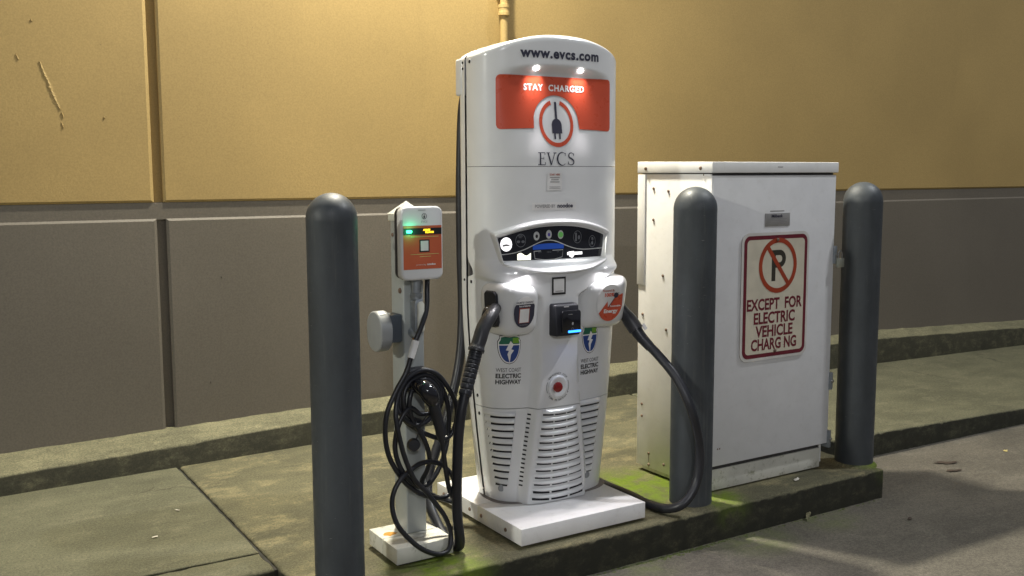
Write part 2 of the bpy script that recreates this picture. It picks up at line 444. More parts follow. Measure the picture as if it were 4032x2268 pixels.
xs.append(16)
for x in xs:
    y, zf, zw = lin(x, LY), lin(x, LZF), lin(x, LZW); j = random.uniform(-.0015, .0015); c = .012+random.random()**4*.012
    vs += [(x, y+j, -.3), (x, y+j, zf-c), (x, y+j+c*.4, zf-c*.25), (x, y+j+c*1.3, zf+.002), (x, YW+.02, zw+random.uniform(-.003, .003))]
for i in range(len(xs)-1):
    for k in range(4): q = i*5+k; fs.append((q, q+5, q+6, q+1))
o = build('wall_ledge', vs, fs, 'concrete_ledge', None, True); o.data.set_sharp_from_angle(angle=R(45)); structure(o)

# the building wall: cast panels parted by chamfered reveals
wall = thing('building_wall', (4, YW+.1, 0), 'long building wall, ochre above and taupe below, parted by a reveal', 'wall')
def panel(x0, x1, z0, z1, mat, cut):
    c = .012
    bm = bmesh.new()
    def ring(i, y): return [bm.verts.new(v) for v in ((x0+i*cut[0], y, z0+i*cut[2]), (x1-i*cut[1], y, z0+i*cut[2]), (x1-i*cut[1], y, z1-i*cut[3]), (x0+i*cut[0], y, z1-i*cut[3]))]
    a, b, d = ring(0, YW+.1), ring(0, YW+GD), ring(c, YW)
    for p_, q_ in ((a, b), (b, d)):
        for i in range(4): bm.faces.new((p_[i], p_[(i+1) % 4], q_[(i+1) % 4], q_[i]))
    bm.faces.new(d[::-1]); bm.faces.new(a)
    return from_bm('panel', bm, mat, wall)
GW = .024
panel(-9, GX-GW, GZ1, 5.6, 'wall_ochre', (0, 1.4, 1, 0)); panel(GX+GW, 9.6, GZ1, 5.6, 'wall_ochre', (1, 1, 1, 0)); panel(9.65, 16, GZ1, 5.6, 'wall_ochre', (1, 0, 1, 0))
panel(-9, GX-GW+.01, -.3, GZ0, 'wall_taupe', (0, 1.2, 0, 1)); panel(GX+GW+.01, 9.6, -.3, GZ0, 'wall_taupe', (1, 1, 0, 1)); panel(9.65, 16, -.3, GZ0, 'wall_taupe', (1, 0, 0, 1))
box('reveal_backing', -9, 16, YW+GD, YW+.2, GZ0-.004, GZ1-.001, 'wall_taupe', wall, 0)
box('reveal_backing', -9, 16, YW+.030, YW+.2, -.3, GZ0-.005, 'wall_taupe', wall, 0)
box('reveal_backing', -9, 16, YW+.030, YW+.2, GZ1, 5.6, 'wall_ochre', wall, 0)
box('parapet_cap', -9, 16, YW-.04, YW+.25, 5.6, 5.72, 'wall_taupe', wall, .01)
# gouge scraped into the paint, and small chips
def gouge(pts, wmax, mat):
    vs, fs = [], []; path = spline([(x, YW, z) for x, z in pts], 9); L = len(path)
    for i, q in enumerate(path):
        s = i/(L-1); wd = wmax*(math.sin(math.pi*min(max(s, .03), .97))**.7)*random.uniform(.35, 1.3)
        for k, (dx, dy) in enumerate(((-wd, -.0006), (-wd*.3, -.0045*random.uniform(.5, 1)), (wd*.45, -.001), (wd, -.0006))):
            vs.append((q.x+dx+random.uniform(-.0015, .0015), YW+dy, q.z+random.uniform(-.002, .002)))
    for i in range(L-1):
        for k in range(3): a = i*4+k; fs.append((a, a+1, a+5, a+4))
    build('gouge', vs, fs, mat, wall)
gouge([(.632, 2.052), (.648, 2.00), (.664, 1.962), (.684, 1.90), (.70, 1.855), (.714, 1.82)], .0135, 'wall_ochre')
gouge([(.716, 1.812), (.722, 1.80), (.727, 1.785)], .004, 'wall_ochre')
gouge([(.53, 2.08), (.536, 2.068), (.541, 2.055)], .003, 'wall_ochre')
gouge([(.715, 1.762), (.719, 1.75), (.723, 1.735)], .003, 'wall_ochre')
for i in range(4):
    x, z = random.uniform(.45, 2.2), random.choice((random.uniform(1.45, 2.6), random.uniform(.25, 1.2)))
    gouge([(x, z), (x+random.uniform(-.004, .006), z-.005), (x+random.uniform(-.004, .008), z-.010)], .0026, 'wall_ochre' if z > 1.36 else 'wall_taupe')

# conduit on the wall
cond = thing('wall_conduit', (3.245, 5.33, .2), 'thin ochre painted pipe running up the wall behind the charger', 'pipe')
tube('pipe', [(3.245, 5.325, .2), (3.245, 5.325, 2), (3.245, 5.325, 5.55)], .025, 'wall_ochre', cond, 16, 2)
for z in (2.50, 4.4):
    lathe('coupling', [(.029, -.035), (.036, -.033), (.036, -.012), (.034, -.010), (.034, .010), (.036, .012), (.036, .033), (.029, .035)], (3.245, 5.325, z), 'wall_ochre', cond, 20)
box('strap', 3.19, 3.30, 5.335, 5.359, 2.62, 2.65, 'wall_ochre', cond, .002)

# real lamps of the place: one on the wall above, two on poles over the parking lot; the pole behind the viewer is added fill
def aimed_area(name, loc, target, power, color, sx, sy, parent):
    L = bpy.data.lights.new(name, 'AREA'); L.shape = 'RECTANGLE'; L.size = sx; L.size_y = sy; L.energy = power; L.color = color
    o = bpy.data.objects.new(name, L); C.objects.link(o); o.parent = parent
    o.location = Vector(loc) - parent.location
    o.rotation_euler = (Vector(target)-Vector(loc)).to_track_quat('-Z', 'Y').to_euler(); return o
x, y, z = LAMP_WALL['loc']
wl = thing('wall_lamp', (x, YW, z), 'dark box lamp mounted on the wall above the charger', 'lamp')
box('lamp_arm', x-.03, x+.03, y+.05, YW, z+.05, z+.10, 'lamp_housing', wl, .004)
box('housing', x-.16, x+.16, y-.12, y+.12, z+.03, z+.13, 'lamp_housing', wl, .012)
box('lens', x-.13, x+.13, y-.09, y+.09, z+.012, z+.0295, 'lamp_glass', wl, .004)
aimed_area('lamp_light', (x, y, z+.005), (x, y-1.5, 0), LAMP_WALL['power'], LAMP_WALL['color'], .26, .18, wl)
def pole_lamp(L, base, label, tgt):
    x, y, z = L['loc']; r = thing('lamp_post', (base[0], base[1], -.15), label, 'lamp post', 'parking lot lamp posts')
    lathe('pole', [(.09, 0), (.09, .1), (.06, .12), (.05, z+.25)], (base[0], base[1], -.15), 'lamp_housing', r, 16)
    tube('lamp_arm', [(base[0], base[1], z+.05), ((base[0]+x)/2, (base[1]+y)/2, z+.10), (x, y, z+.10)], .03, 'lamp_housing', r, 8, 3)
    box('housing', x-.3, x+.3, y-.2, y+.2, z+.03, z+.14, 'lamp_housing', r, .02)
    box('lens', x-.26, x+.26, y-.16, y+.16, z+.012, z+.0295, 'lamp_glass', r, .004)
    aimed_area('lamp_light', (x, y, z-.01), tgt, L['power'], L['color'], .5, .3, r)
pole_lamp(LAMP_RIGHT, (11.8, -.9), 'lamp post standing right of the cabinet over the road', (2.6, 3.6, 0))
pole_lamp(LAMP_LEFT, (-11.6, 1.2), 'lamp post standing far left over the parking lot', (2.4, 3.6, .8))

pole_lamp(LAMP_FILL, (-5.6, -12.8), 'added fill lamp post behind the viewer in the parking lot', (2.6, 3.6, .8))

# ================================================================== BOLLARDS
def bollard(c, r, h, label):
    b = thing('bollard', (c[0], c[1], 0), label, 'bollard', 'grey bollards along the kerb')
    prof = [(r, 0), (r, .02), (r, h-r-.012), (r*1.004, h-r-.008), (r*1.004, h-r)]
    prof += [(r*math.cos(R(a)), h-r+r*math.sin(R(a))) for a in range(6, 90, 6)] + [(r*.02, h)]
    lathe('sleeve', prof, (c[0], c[1], 0), 'bollard_paint', b, 56)
    lathe('grout_ring', [(r+.020, -.004), (r+.016, .003), (r+.006, .008), (r+.001, .014)], (c[0], c[1], 0), 'concrete_pad', b, 40)
    return b
bollard((1.303, 3.315), .0905, 1.437, 'tall dark grey dome-topped bollard nearest the camera, left of the charging post')
bollard((3.0, 3.305), .0955, 1.442, 'dark grey bollard in front of the white cabinet, black cable looping past it')
bollard((4.152, 3.335), .0955, 1.455, 'dark grey bollard at the kerb corner beside the padlocked cabinet edge')

# ================================================================== CABINET
cab = thing('utility_cabinet', (3.545, 3.6, 0), 'white metal utility cabinet with screwed lid standing behind the bollard', 'cabinet')
CX0, CX1, CY0, CY1 = 3.135, 3.958, 3.345, 3.862
box('side_panel', CX0, CX0+.03, CY0+.012, CY1, .03, 1.497, 'white_metal', cab, .002)
box('side_panel', CX1-.04, CX1-.012, CY0+.03, CY1, .03, 1.497, 'white_metal', cab, .002)
box('back_panel', CX0+.03, CX1-.04, CY1-.02, CY1, .03, 1.49, 'white_metal', cab, .002)
box('plinth', CX0+.012, CX1-.03, CY0+.022, CY1-.03,   .008, .108, 'stained_plate', cab, .002)
box('door_gap', CX0+.03, CX1-.03, CY0+.030, CY0+.06, .100, 1.50, 'seam_dark', cab, 0)
box('door', CX0+.006, CX1, CY0, CY0+.028, .133, 1.490, 'white_door', cab, .003)
box('corner_post', CX0-.001, CX0+.0055, CY0+.002, CY0+.06, .133, 1.49, 'white_metal', cab, .001)
bm = box_bm(CX0-.008, CX1+.008, CY0-.008, CY1+.008, 1.502, 1.552, .004, 2)
for v in bm.verts:
    if v.co.z > 1.53: v.co.z += .006*(v.co.y-CY0)/.5
from_bm('lid', bm, 'white_metal', cab, True, 35)
box('lid_gap', CX0+.01, CX1-.012, CY0+.01, CY1-.01, 1.488, 1.503, 'seam_dark', cab, 0)
box('side_flange', CX0-.006, CX0-.0005, CY1-.05, CY1+.006, .95, 1.497, 'white_metal', cab, .001)
for yy, zz in ((3.752, 1.428), (3.643, 1.416), (3.751, 1.276), (3.828, 1.002), (3.675, 1.008), (3.825, .803), (3.646, .747), (3.823, .346), (3.822, .285), (3.765, .103), (3.764, .045), (3.649, .073)):
    bolt('screw', (CX0-.0002, yy, zz), (-1, 0, 0), .0075, 'rusty_steel', cab)
for yy in (3.804, 3.414): bolt('lid_screw', (CX0-.0082, yy, 1.524), (-1, 0, 0), .009, 'rusty_steel', cab)
for xx in (3.20, 3.213): bolt('door_rivet', (xx, CY0-.0002, .215), (0, -1, 0), .004, 'rusty_steel', cab)
# rust runs below the lowest screws
for yy, z1, z0 in ((3.765, .10, .055), (3.764, .04, .032), (3.402, 1.50, 1.42)):
    build('rust_run', [(CX0-.0008, yy-.003, z1), (CX0-.0008, yy+.003, z1), (CX0-.0008, yy+.0012, z0), (CX0-.0008, yy-.0012, z0)], [(0, 1, 2, 3)], 'rusty_steel', cab)
FC = lambda u, v, o: (u, CY0-o, v)
pl = box('name_plate', 3.472, 3.637, CY0-.003, CY0-.0002, 1.250, 1.312, 'silver_plate', cab, .001)
FP = lambda u, v, o: (u, CY0-.003-o, v)
lettering('Milbank', 3.55, 1.298, .020, FP, 'navy_ink', pl, weight=.0006, fit=.075)
for k in range(4): rect('print_line', 3.492, 3.617-.01*(k % 2), 1.284-k*.008, 1.2865-k*.008, FP, 'grey_ink', pl, .0006, 1, 1)
rect('print_line', 3.505, 3.60, 1.319, 1.324, FC, 'grey_ink', cab, .0006, 1, 1)
rect('print_line', 3.54, 3.575, 1.527, 1.531, lambda u, v, o: (u, CY0-.0082-o, v), 'grey_ink', cab, .0006, 1, 1)
for zz in (1.10, .46, .16):
    hs = box('hasp', CX1-.006, CX1+.012, CY0-.012, CY0+.05, zz-.05, zz+.04, 'galvanised', cab, .003)
    bolt('hinge_pin', (CX1+.006, CY0-.012, zz-.005), (0, -1, 0), .009, 'steel', hs)
pk = thing('padlock', (CX1+.022, CY0-.02, 1.055), 'small brass padlock hanging on the edge of the white cabinet', 'padlock')
box('lock_body', CX1+.004, CX1+.046, CY0-.030, CY0-.010, 1.032, 1.078, 'brass_lock', pk, .004)
tube('shackle', [(CX1+.012, CY0-.02, 1.075), (CX1+.012, CY0-.02, 1.10), (CX1+.018, CY0-.02, 1.113), (CX1+.030, CY0-.02, 1.113), (CX1+.037, CY0-.02, 1.10), (CX1+.037, CY0-.02, 1.075)], .0035, 'steel', pk, 8, 5)

# no parking sign on the cabinet door
SX0, SX1, SZ0, SZ1 = 3.322, 3.772, .612, 1.222; SC = (SX0+SX1)/2; SY = CY0-.007
sg = thing('parking_sign', (SC, SY, SZ0), 'rectangular no parking except electric vehicle charging sign with maroon border', 'sign')
prism('plate', rrect(SX0, SX1, SZ0, SZ1, .045, 8), SY, SY+.003, 'sign_edge', sg, 0, smooth=False)
FSg = lambda u, v, o: (u, SY-o, v)
poly('border', rrect(SX0+.014, SX1-.014, SZ0+.014, SZ1-.014, .036, 8), FSg, 'sign_maroon', sg, .0006)
poly('face', rrect(SX0+.033, SX1-.033, SZ0+.033, SZ1-.033, .020, 8), FSg, 'sign_face', sg, .0010)
PCX, PCZ, PR = SC+.012, 1.063, .127
arc('symbol_ring', PCX, PCZ, PR-.022, PR, 0, 360, FSg, 'sign_red', sg, .0022, 64, 1.04)
# the letter P
Pz0, Pz1, Px = PCZ-.074, PCZ+.074, PCX-.042
poly('letter_stem', [(Px, Pz0), (Px+.026, Pz0), (Px+.026, Pz1), (Px, Pz1)], FSg, 'sign_black', sg, .0014)
pts = [(Px+.026, Pz1-.0125)] + [(Px+.052+.030*math.cos(R(a)), Pz1-.0425+.030*math.sin(R(a))) for a in range(90, -91, -15)] + [(Px+.026, Pz1-.0725)]
stroke('letter_bowl', pts, .025, FSg, 'sign_black', sg, .0014)
a45 = R(128)
stroke('symbol_slash', [(PCX+(PR-.012)*math.cos(a45), PCZ+(PR-.012)*math.sin(a45)), (PCX-(PR-.012)*math.cos(a45), PCZ-(PR-.012)*math.sin(a45))], .022, FSg, 'sign_red', sg, .0018)
for body, zc, wd in (('EXCEPT  FOR', .878, .370), ('ELECTRIC', .812, .276), ('VEHICLE', .748, .250), ('CHARG NG', .685, .305)):
    lettering(body, SC-.002, zc, .075, FSg, 'sign_maroon', sg, .0016, fit=wd, weight=.0022)
for zz in (1.186, .652): bolt('screw', (SC+.005, SY-.0018, zz), (0, -1, 0), .009, 'rusty_steel', sg)

# ================================================================== DC FAST CHARGER
XC, YS, NEXP, XO = 2.385, 3.685, 3.0, .035
ch = thing('fast_charger', (XC, 3.6, 0), 'tall white fast charging station with lit red panel on a white base', 'charging station')
def ss(a, b, x):
    t_ = min(max((x-a)/(b-a), 0), 1); return t_*t_*(3-2*t_)
def wz(z):
    t_ = min(max((1.0-z)/.917, 0), 1); return .361-.079*t_**1.5
def yf(z):
    t_ = min(max((1.0-z)/.917, 0), 1); return 3.485+.015*t_**1.5
def plan(x, z):
    s = min(abs(x-XO)/wz(z), 1); return YS-(YS-yf(z))*(1-s**NEXP)**(1/NEXP)
def colw(z):        # half width of the raised middle column
    return .094+.052*ss(.75, .08, z)+.24*ss(.97, 1.10, z)
def relief(x, z):
    d = 0
    # scooped recess that holds the red panel, deepest under the hood
    lat = 1-ss(.12, .315, abs(x-.012))
    zt = 1.952-.030*((x-.012)/.3)**2
    d -= .032*ss(zt+.004, zt-.044, z)*(1-ss(1.88, 1.56, z))*lat
    # raised middle column below the display
    if z < 1.16:
        c0 = -.012
        e = 1-ss(colw(z)-.004, colw(z)+.024, abs(x-c0))
        d += .044*e*(1-ss(1.085, 1.15, z))
    # soft shoulders round the bezel
    return d
def FB(x, z, off=0.0):      # x local to the charger axis
    return (XC+x, plan(x, z)-relief(x, z)-off, z)
ZT = lambda s: 2.078-.074*abs(s)**2.2
def shell(name, z0, z1, dz, top=False, inset=0.0):
    TH = []
    n = 150
    for i in range(n+1): TH.append(math.pi*(1-i/n))
    rows = []; nz = max(2, int((z1-z0)/dz))
    def ring(z, shrink=0.0, zfun=None):
        r = []
        for th in TH:
            c = math.cos(th); cc = math.copysign(abs(c)**(2/NEXP), c); w_ = wz(z)-shrink
            x = XO+cc*w_; zz = zfun(cc) if zfun else z
            dep = (YS-yf(z)-shrink*.9)*abs(math.sin(th))**(2/NEXP)
            r.append((XC+x, YS-dep-(relief(x, zz) if not shrink else 0), zz))
        return r
    for k in range(nz+1):
        z = z0+(z1-z0)*k/nz
        if top:
            f = k/nz; rows.append(ring(z, 0, lambda s, f=f: z0+(ZT(s)-.028-z0)*f))
        else: rows.append(ring(z))
    if top:
        for a in (15, 35, 55, 75, 90):
            rows.append(ring(z1, .028*(1-math.cos(R(a))), lambda s, a=a: ZT(s)-.028+.028*math.sin(R(a))))
    vs = [v for r in rows for v in r]; m_ = n+1; fs = []
    for k in range(len(rows)-1):
        for i in range(n): fs.append((k*m_+i, k*m_+i+1, (k+1)*m_+i+1, (k+1)*m_+i))
    # inward returns at the lower edge so that the joint reads as a gap
    base = len(vs)
    for v in rows[0]: vs.append((XC+XO+(v[0]-XC-XO)*.965, min(v[1]+.012, YS), v[2]))
    for i in range(n): fs.append((i+1, i, base+i, base+i+1))
    if top:
        L = (len(rows)-1)*m_; b2 = len(vs)
        for i in range(n+1): x0, y0, zz = vs[L+i]; vs.append((x0, YS, zz))
        for i in range(n): fs.append((L+i, L+i+1, b2+i+1, b2+i))
    else:
        L = (len(rows)-1)*m_; b2 = len(vs)
        for v in rows[-1]: vs.append((XC+XO+(v[0]-XC-XO)*.965, min(v[1]+.012, YS), v[2]))
        for i in range(n): fs.append((L+i, L+i+1, b2+i+1, b2+i))
    o = build(name, vs, fs, 'white_shell', ch, True); o.data.set_sharp_from_angle(angle=R(52)); return o
ZB = .086
shell('lower_cover', ZB, .5035, .006)
shell('middle_cover', .5065, 1.5305, .006)
shell('upper_cover', 1.5325, 2.05, .005, top=True)
# dark core behind the joints and the rubber side gasket
def ringwall(name, ins, y0, y1, mat, z0, z1, zstep=.04, roof=False):
    vs, fs = [], []; n = max(2, int((z1-z0)/zstep))
    for k in range(n+1):
        z = z0+(z1-z0)*k/n; w_ = wz(z)-ins
        vs += [(XC+XO-w_, y0, z), (XC+XO+w_, y0, z), (XC+XO+w_, y1, z), (XC+XO-w_, y1, z)]
    for k in range(n):
        for i in range(4): j = (i+1) % 4; fs.append((k*4+i, k*4+j, (k+1)*4+j, (k+1)*4+i))
    fs += [(3, 2, 1, 0), tuple(n*4+i for i in range(4))]
    return build(name, vs, fs, mat, ch)
ringwall('core', .020, 3.60, 3.72, 'seam_dark', ZB, 1.97)
ringwall('gasket', .007, YS+.0005, YS+.010, 'seam_rubber', ZB, 1.985)
# back shell
def back_shell():
    n = 40; rows = []
    def ring(z, sh=0.0, zf=None):
        r = []
        for i in range(n+1):
            th = math.pi*(1-i/n); c = math.cos(th); cc = math.copysign(abs(c)**(2/4.5), c); w_ = wz(z)+.003-sh
            r.append((XC+XO+cc*w_, YS+.010+(.092-sh)*abs(math.sin(th))**(2/4.5), zf(cc) if zf else z))
        return r
    K_ = 60
    for k in range(K_+1): rows.append(ring(ZB+(1.9-ZB)*k/K_))
    for f in (.3, .6, 1): rows.append(ring(2.0, 0, lambda s, f=f: 1.9+(ZT(s)-.032-1.9)*f))
    for a in (20, 45, 70, 90): rows.append(ring(2.0, .03*(1-math.cos(R(a))), lambda s, a=a: ZT(s)-.032+.028*math.sin(R(a))))
    vs = [v for r in rows for v in r]; m_ = n+1; fs = []
    for k in range(len(rows)-1):
        for i in range(n): fs.append((k*m_+i+1, k*m_+i, (k+1)*m_+i, (k+1)*m_+i+1))
    L = (len(rows)-1)*m_; b2 = len(vs)
    for i in range(n+1): vs.append((vs[L+i][0], YS+.010, vs[L+i][2]))
    for i in range(n): fs.append((L+i+1, L+i, b2+i, b2+i+1))
    o = build('back_cover', vs, fs, 'white_shell', ch, True); o.data.set_sharp_from_angle(angle=R(50))
back_shell()
box('cable_bracket', XC+XO-.366, XC+XO-.30, 3.715, 3.775, 1.83, 1.985, 'white_shell', ch, .010, 3)
box('cable_bracket', XC+XO+.30, XC+XO+.366, 3.715, 3.775, 1.83, 1.985, 'white_shell', ch, .010, 3)
for zz in (1.965, 1.046, .55, .47):
    w_ = wz(zz); lathe('screw_boss', [(.013, 0), (.013, .003), (.011, .004)], (XC+XO-w_-.0005+.004, YS-.030, zz), 'white_shell', ch, 14, (-1, 0, 0))
    bolt('screw', (XC+XO-w_-.0008, YS-.030, zz), (-1, -.1, 0), .0075, 'slot_dark', ch, .003)
for zz in (1.965, 1.94, 1.05): bolt('screw', (XC+XO-wz(zz)-.0028, YS+.025, zz), (-1, 0, 0), .006, 'slot_dark', ch, .003)

# base plinth
bx0, bx1, by0, by1 = 2.045, 2.682, 3.240, 3.968
box('base_skid', bx0+.03, bx1-.03, by0+.03, by1-.03, .0005, .015, 'slot_dark', ch, 0)
bp = box('base_cover', bx0, bx1, by0, 3.598, .014, .084, 'white_plate', ch, .002)
bp2 = box('base_cover', bx0, bx1, 3.601, by1, .014, .084, 'white_plate', ch, .002)
rim = []
for k in range(48):
    a = 2*math.pi*k/48; c_, s_ = math.cos(a), math.sin(a)
    rim.append((XC+XO+.300*math.copysign(abs(c_)**.7, c_), 3.645+(.165 if s_ > 0 else .160)*math.copysign(abs(s_)**.7, s_)))
prism('base_rim', rim, .0842, .0872, 'seam_rubber', ch, 0, axis='z', smooth=False)
for yy, zz in ((3.36, .047), (3.56, .047), (3.66, .047), (3.90, .047)): bolt('base_screw', (bx0-.0002, yy, zz), (-1, 0, 0), .0085, 'rusty_steel', bp if yy < 3.6 else bp2)

# hood lamps
for sx in (-.100, .124):
    zl = 1.934; yl = FB(sx, zl)[1]
    hl = lathe('hood_lamp', [(.011, 0), (.011, .003), (.008, .005)], (XC+sx, yl-.003, zl), 'glow_led', ch, 18, (0, -.55, -.85))
    L = bpy.data.lights.new('hood_light', 'AREA'); L.shape = 'RECTANGLE'; L.size = .070; L.size_y = .008; L.energy = .085; L.color = (1, .95, .97); L.spread = R(70)
    lo = bpy.data.objects.new('hood_light', L); C.objects.link(lo); lo.parent = hl
    lo.location = Vector((XC+sx, yl-.007, zl-.008)) - ch.location
    lo.rotation_euler = Vector((0, .34, -1)).to_track_quat('-Z', 'Y').to_euler()
    L = bpy.data.lights.new('hood_light', 'AREA'); L.shape = 'RECTANGLE'; L.size = .05; L.size_y = .010; L.energy = 2.2; L.color = (1, .93, .95); L.spread = R(58)
    lo = bpy.data.objects.new('hood_light', L); C.objects.link(lo); lo.parent = hl
    lo.location = Vector((XC+sx, yl-.016, zl-.012)) - ch.location
    lo.rotation_euler = Vector((0, -.46, -1)).to_track_quat('-Z', 'Y').to_euler()

FH = lambda x, z, off=0.0: FB(x+.012, z, off)
# red panel with the round notch over the emblem
RX, RZ0, RZ1, RR = .283, 1.683, 1.908, .018
EX, EZ, ER = -.008, 1.712, .113
def red_top(u): 
    e = max(0, abs(u)-(RX-RR)); return RZ1-.002-(RR-math.sqrt(max(0, RR*RR-e*e)))
def red_bot(u):
    e = max(0, abs(u)-(RX-RR)); b = RZ0+.008-.008*(u/RX)**2+(RR-math.sqrt(max(0, RR*RR-e*e)))
    q = u-EX
    if abs(q) < ER:
        zc = EZ+.004; b = max(b, zc+math.sqrt(ER*ER-q*q)*1.0)
    return b
region('red_panel', -RX, RX, red_top, red_bot, FH, 'orange_red', ch, .0026, 200, 24)
lettering('STAY  CHARGED', -.008, 1.858, .036, FH, 'white_ink', ch, .0040, fit=.305, weight=.0012, spacing=1.15)
em = arc('emblem_ring', EX, EZ, .071, .086, 107, 433, FH, 'orange_red', ch, .0014, 64, 1.15)
rect('emblem_plug', EX-.0055, EX+.0055, EZ+.010, EZ+.090, FH, 'navy_ink', em, .0016, 2, 6)
region('emblem_plug', EX-.025, EX+.025, lambda u: EZ-.008+.028*math.sqrt(max(0, 1-((u-EX)/.0252)**2)), lambda u: EZ-.042, FH, 'navy_ink', em, .0018, 16, 3)
for s in (-.012, .012): rect('emblem_prong', EX+s-.004, EX+s+.004, EZ-.066, EZ-.041, FH, 'navy_ink', em, .0016, 2, 3)
lettering('www.evcs.com', .008, 1.996, .056, FH, 'navy_ink', ch, .0016, fit=.395, weight=.0022, spacing=1.12)
# serif company letters drawn as strokes
def serif():
    z0, z1 = 1.537, 1.590; Hh = z1-z0; q = 'navy_ink'
    def bar(a, b, c, d): rect('lettering', a, b, c, d, FH, q, ch, .0014, 2, 2)
    x = -.108
    bar(x+.008, x+.0145, z0, z1); bar(x, x+.034, z1-.003, z1); bar(x, x+.036, z0, z0+.003); bar(x+.0145, x+.028, z0+.027, z0+.0295)
    bar(x+.031, x+.034, z1-.011, z1-.003); bar(x+.033, x+.036, z0+.003, z0+.012); bar(x+.026, x+.028, z0+.022, z0+.034)
    x = -.066
    stroke('lettering', [(x+.006, z1-.002), (x+.0225, z0)], .0066, FH, q, ch, .0014); stroke('lettering', [(x+.040, z1-.002), (x+.0225, z0)], .0028, FH, q, ch, .0016)
    bar(x-.002, x+.015, z1-.003, z1); bar(x+.033, x+.048, z1-.003, z1)
    x = -.012; cxx = x+.024
    stroke('lettering', [(cxx+.024*math.cos(R(a)), (z0+z1)/2+.0268*math.sin(R(a))) for a in range(48, 313, 8)], lambda s: .0022+.0055*math.sin(math.pi*s)**2, FH, q, ch, .0014)
    bar(cxx+.015, cxx+.0175, z1-.014, z1-.002)
    x = .040
    pts = [(x+.030, z1-.010), (x+.026, z1-.004), (x+.018, z1-.0012), (x+.009, z1-.004), (x+.005, z1-.012), (x+.008, z1-.020), (x+.018, z0+.028), (x+.028, z0+.021), (x+.032, z0+.013), (x+.028, z0+.005), (x+.018, z0+.0015), (x+.008, z0+.004), (x+.003, z0+.013)]
    pts = [(v.x, v.y) for v in [Vector((c.x, c.y)) for c in spline([(a, b, 0) for a, b in pts], 4)]]
    stroke('lettering', pts, lambda s: .0024+.0046*math.sin(math.pi*s)**2, FH, q, ch, .0014)
    bar(x+.0295, x+.0320, z1-.015, z1-.002); bar(x+.0015, x+.0040, z0+.002, z0+.016)
serif()
# small stickers
def card(u0, u1, v0, v1, F, mat, parent, th=.0020):
    return rect('sticker', u0, u1, v0, v1, F, mat, parent, th, 8, 4)
st = card(-.052, .022, 1.431, 1.508, FB, 'card_white', ch)
lettering('START HERE', -.015, 1.497, .0105, FB, 'sign_red', st, .0032, fit=.052, weight=.0003)
for k, wd in enumerate((.050, .038, .048)): rect('print_line', -.015-wd/2, -.015+wd/2, 1.483-k*.009, 1.4865-k*.009, FB, 'grey_ink', st, .0030, 1, 1)
for k in range(2): rect('print_line', -.043, .013, 1.445-k*.006, 1.4468-k*.006, FB, 'grey_ink', st, .0030, 1, 1)
st = card(-.126, .096, 1.349, 1.381, FB, 'card_white', ch)
lettering('POWERED BY', -.063, 1.3645, .0185, FB, 'grey_ink', st, .0032, fit=.100, weight=.0006)
lettering('noodoe', .038, 1.3655, .024, FB, 'navy_ink', st, .0032, fit=.080, weight=.0010)
st = card(-.058, .012, .992, 1.067, FB, 'black_ink', ch)
rect('sticker_face', -.050, .004, 1.001, 1.059, FB, 'card_white', st, .0030, 1, 1)
rect('print_line', -.042, -.004, 1.0055, 1.0085, FB, 'grey_ink', st, .0038, 1, 1)

# display bezel and panel
def loop_outer():
    P = []
    for i in range(33):                       # top arch left -> right
        u = -1+2*i/32; P.append((-.003+.290*u, 1.312-.056*abs(u)**2.2))
    for i in range(1, 9): s = i/8; P.append((.287-.034*s, 1.256-.134*s))
    for i in range(1, 33):
        u = 1-2*i/32; P.append((-.003+.256*u, 1.078+.044*abs(u)**2.2))
    for i in range(1, 8): s = i/8; P.append((-.259-.034*s, 1.122+.134*s))
    return P
def loop_inner():
    P = []
    for i in range(33): u = -1+2*i/32; P.append((-.008+.262*u, 1.280-.047*abs(u)**2.2))
    for i in range(1, 9): s = i/8; P.append((.254-.015*s, 1.233-.094*s))
    for i in range(1, 33): u = 1-2*i/32; P.append((-.008+.247*u, 1.118+.021*abs(u)**2.2))
    for i in range(1, 8): s = i/8; P.append((-.255-.015*s, 1.139+.094*s))
    return P
LO, LI = loop_outer(), loop_inner()
prof = [(0, -.004), (.06, .008), (.16, .019), (.32, .026), (.50, .027), (.66, .023), (.80, .012), (.92, .004), (1.0, .0025)]
PY = 3.485-.0045
def FD(u, v, off): return (XC+u, min(plan(u, v), 3.60)-.004-off, v)
vs, fs = [], []; n = len(LO)
for s, d in prof:
    for (a, b), (c, e) in zip(LO, LI):
        u, v = a+(c-a)*s, b+(e-b)*s; q = Vector((XC+u, plan(u, v)-relief(u, v)*(1-s)-d, v)); vs.append(q)
for k in range(len(prof)-1):
    for i in range(n): j = (i+1) % n; fs.append((k*n+i, k*n+j, (k+1)*n+j, (k+1)*n+i))
build('display_bezel', vs, fs, 'white_shell', ch, True)
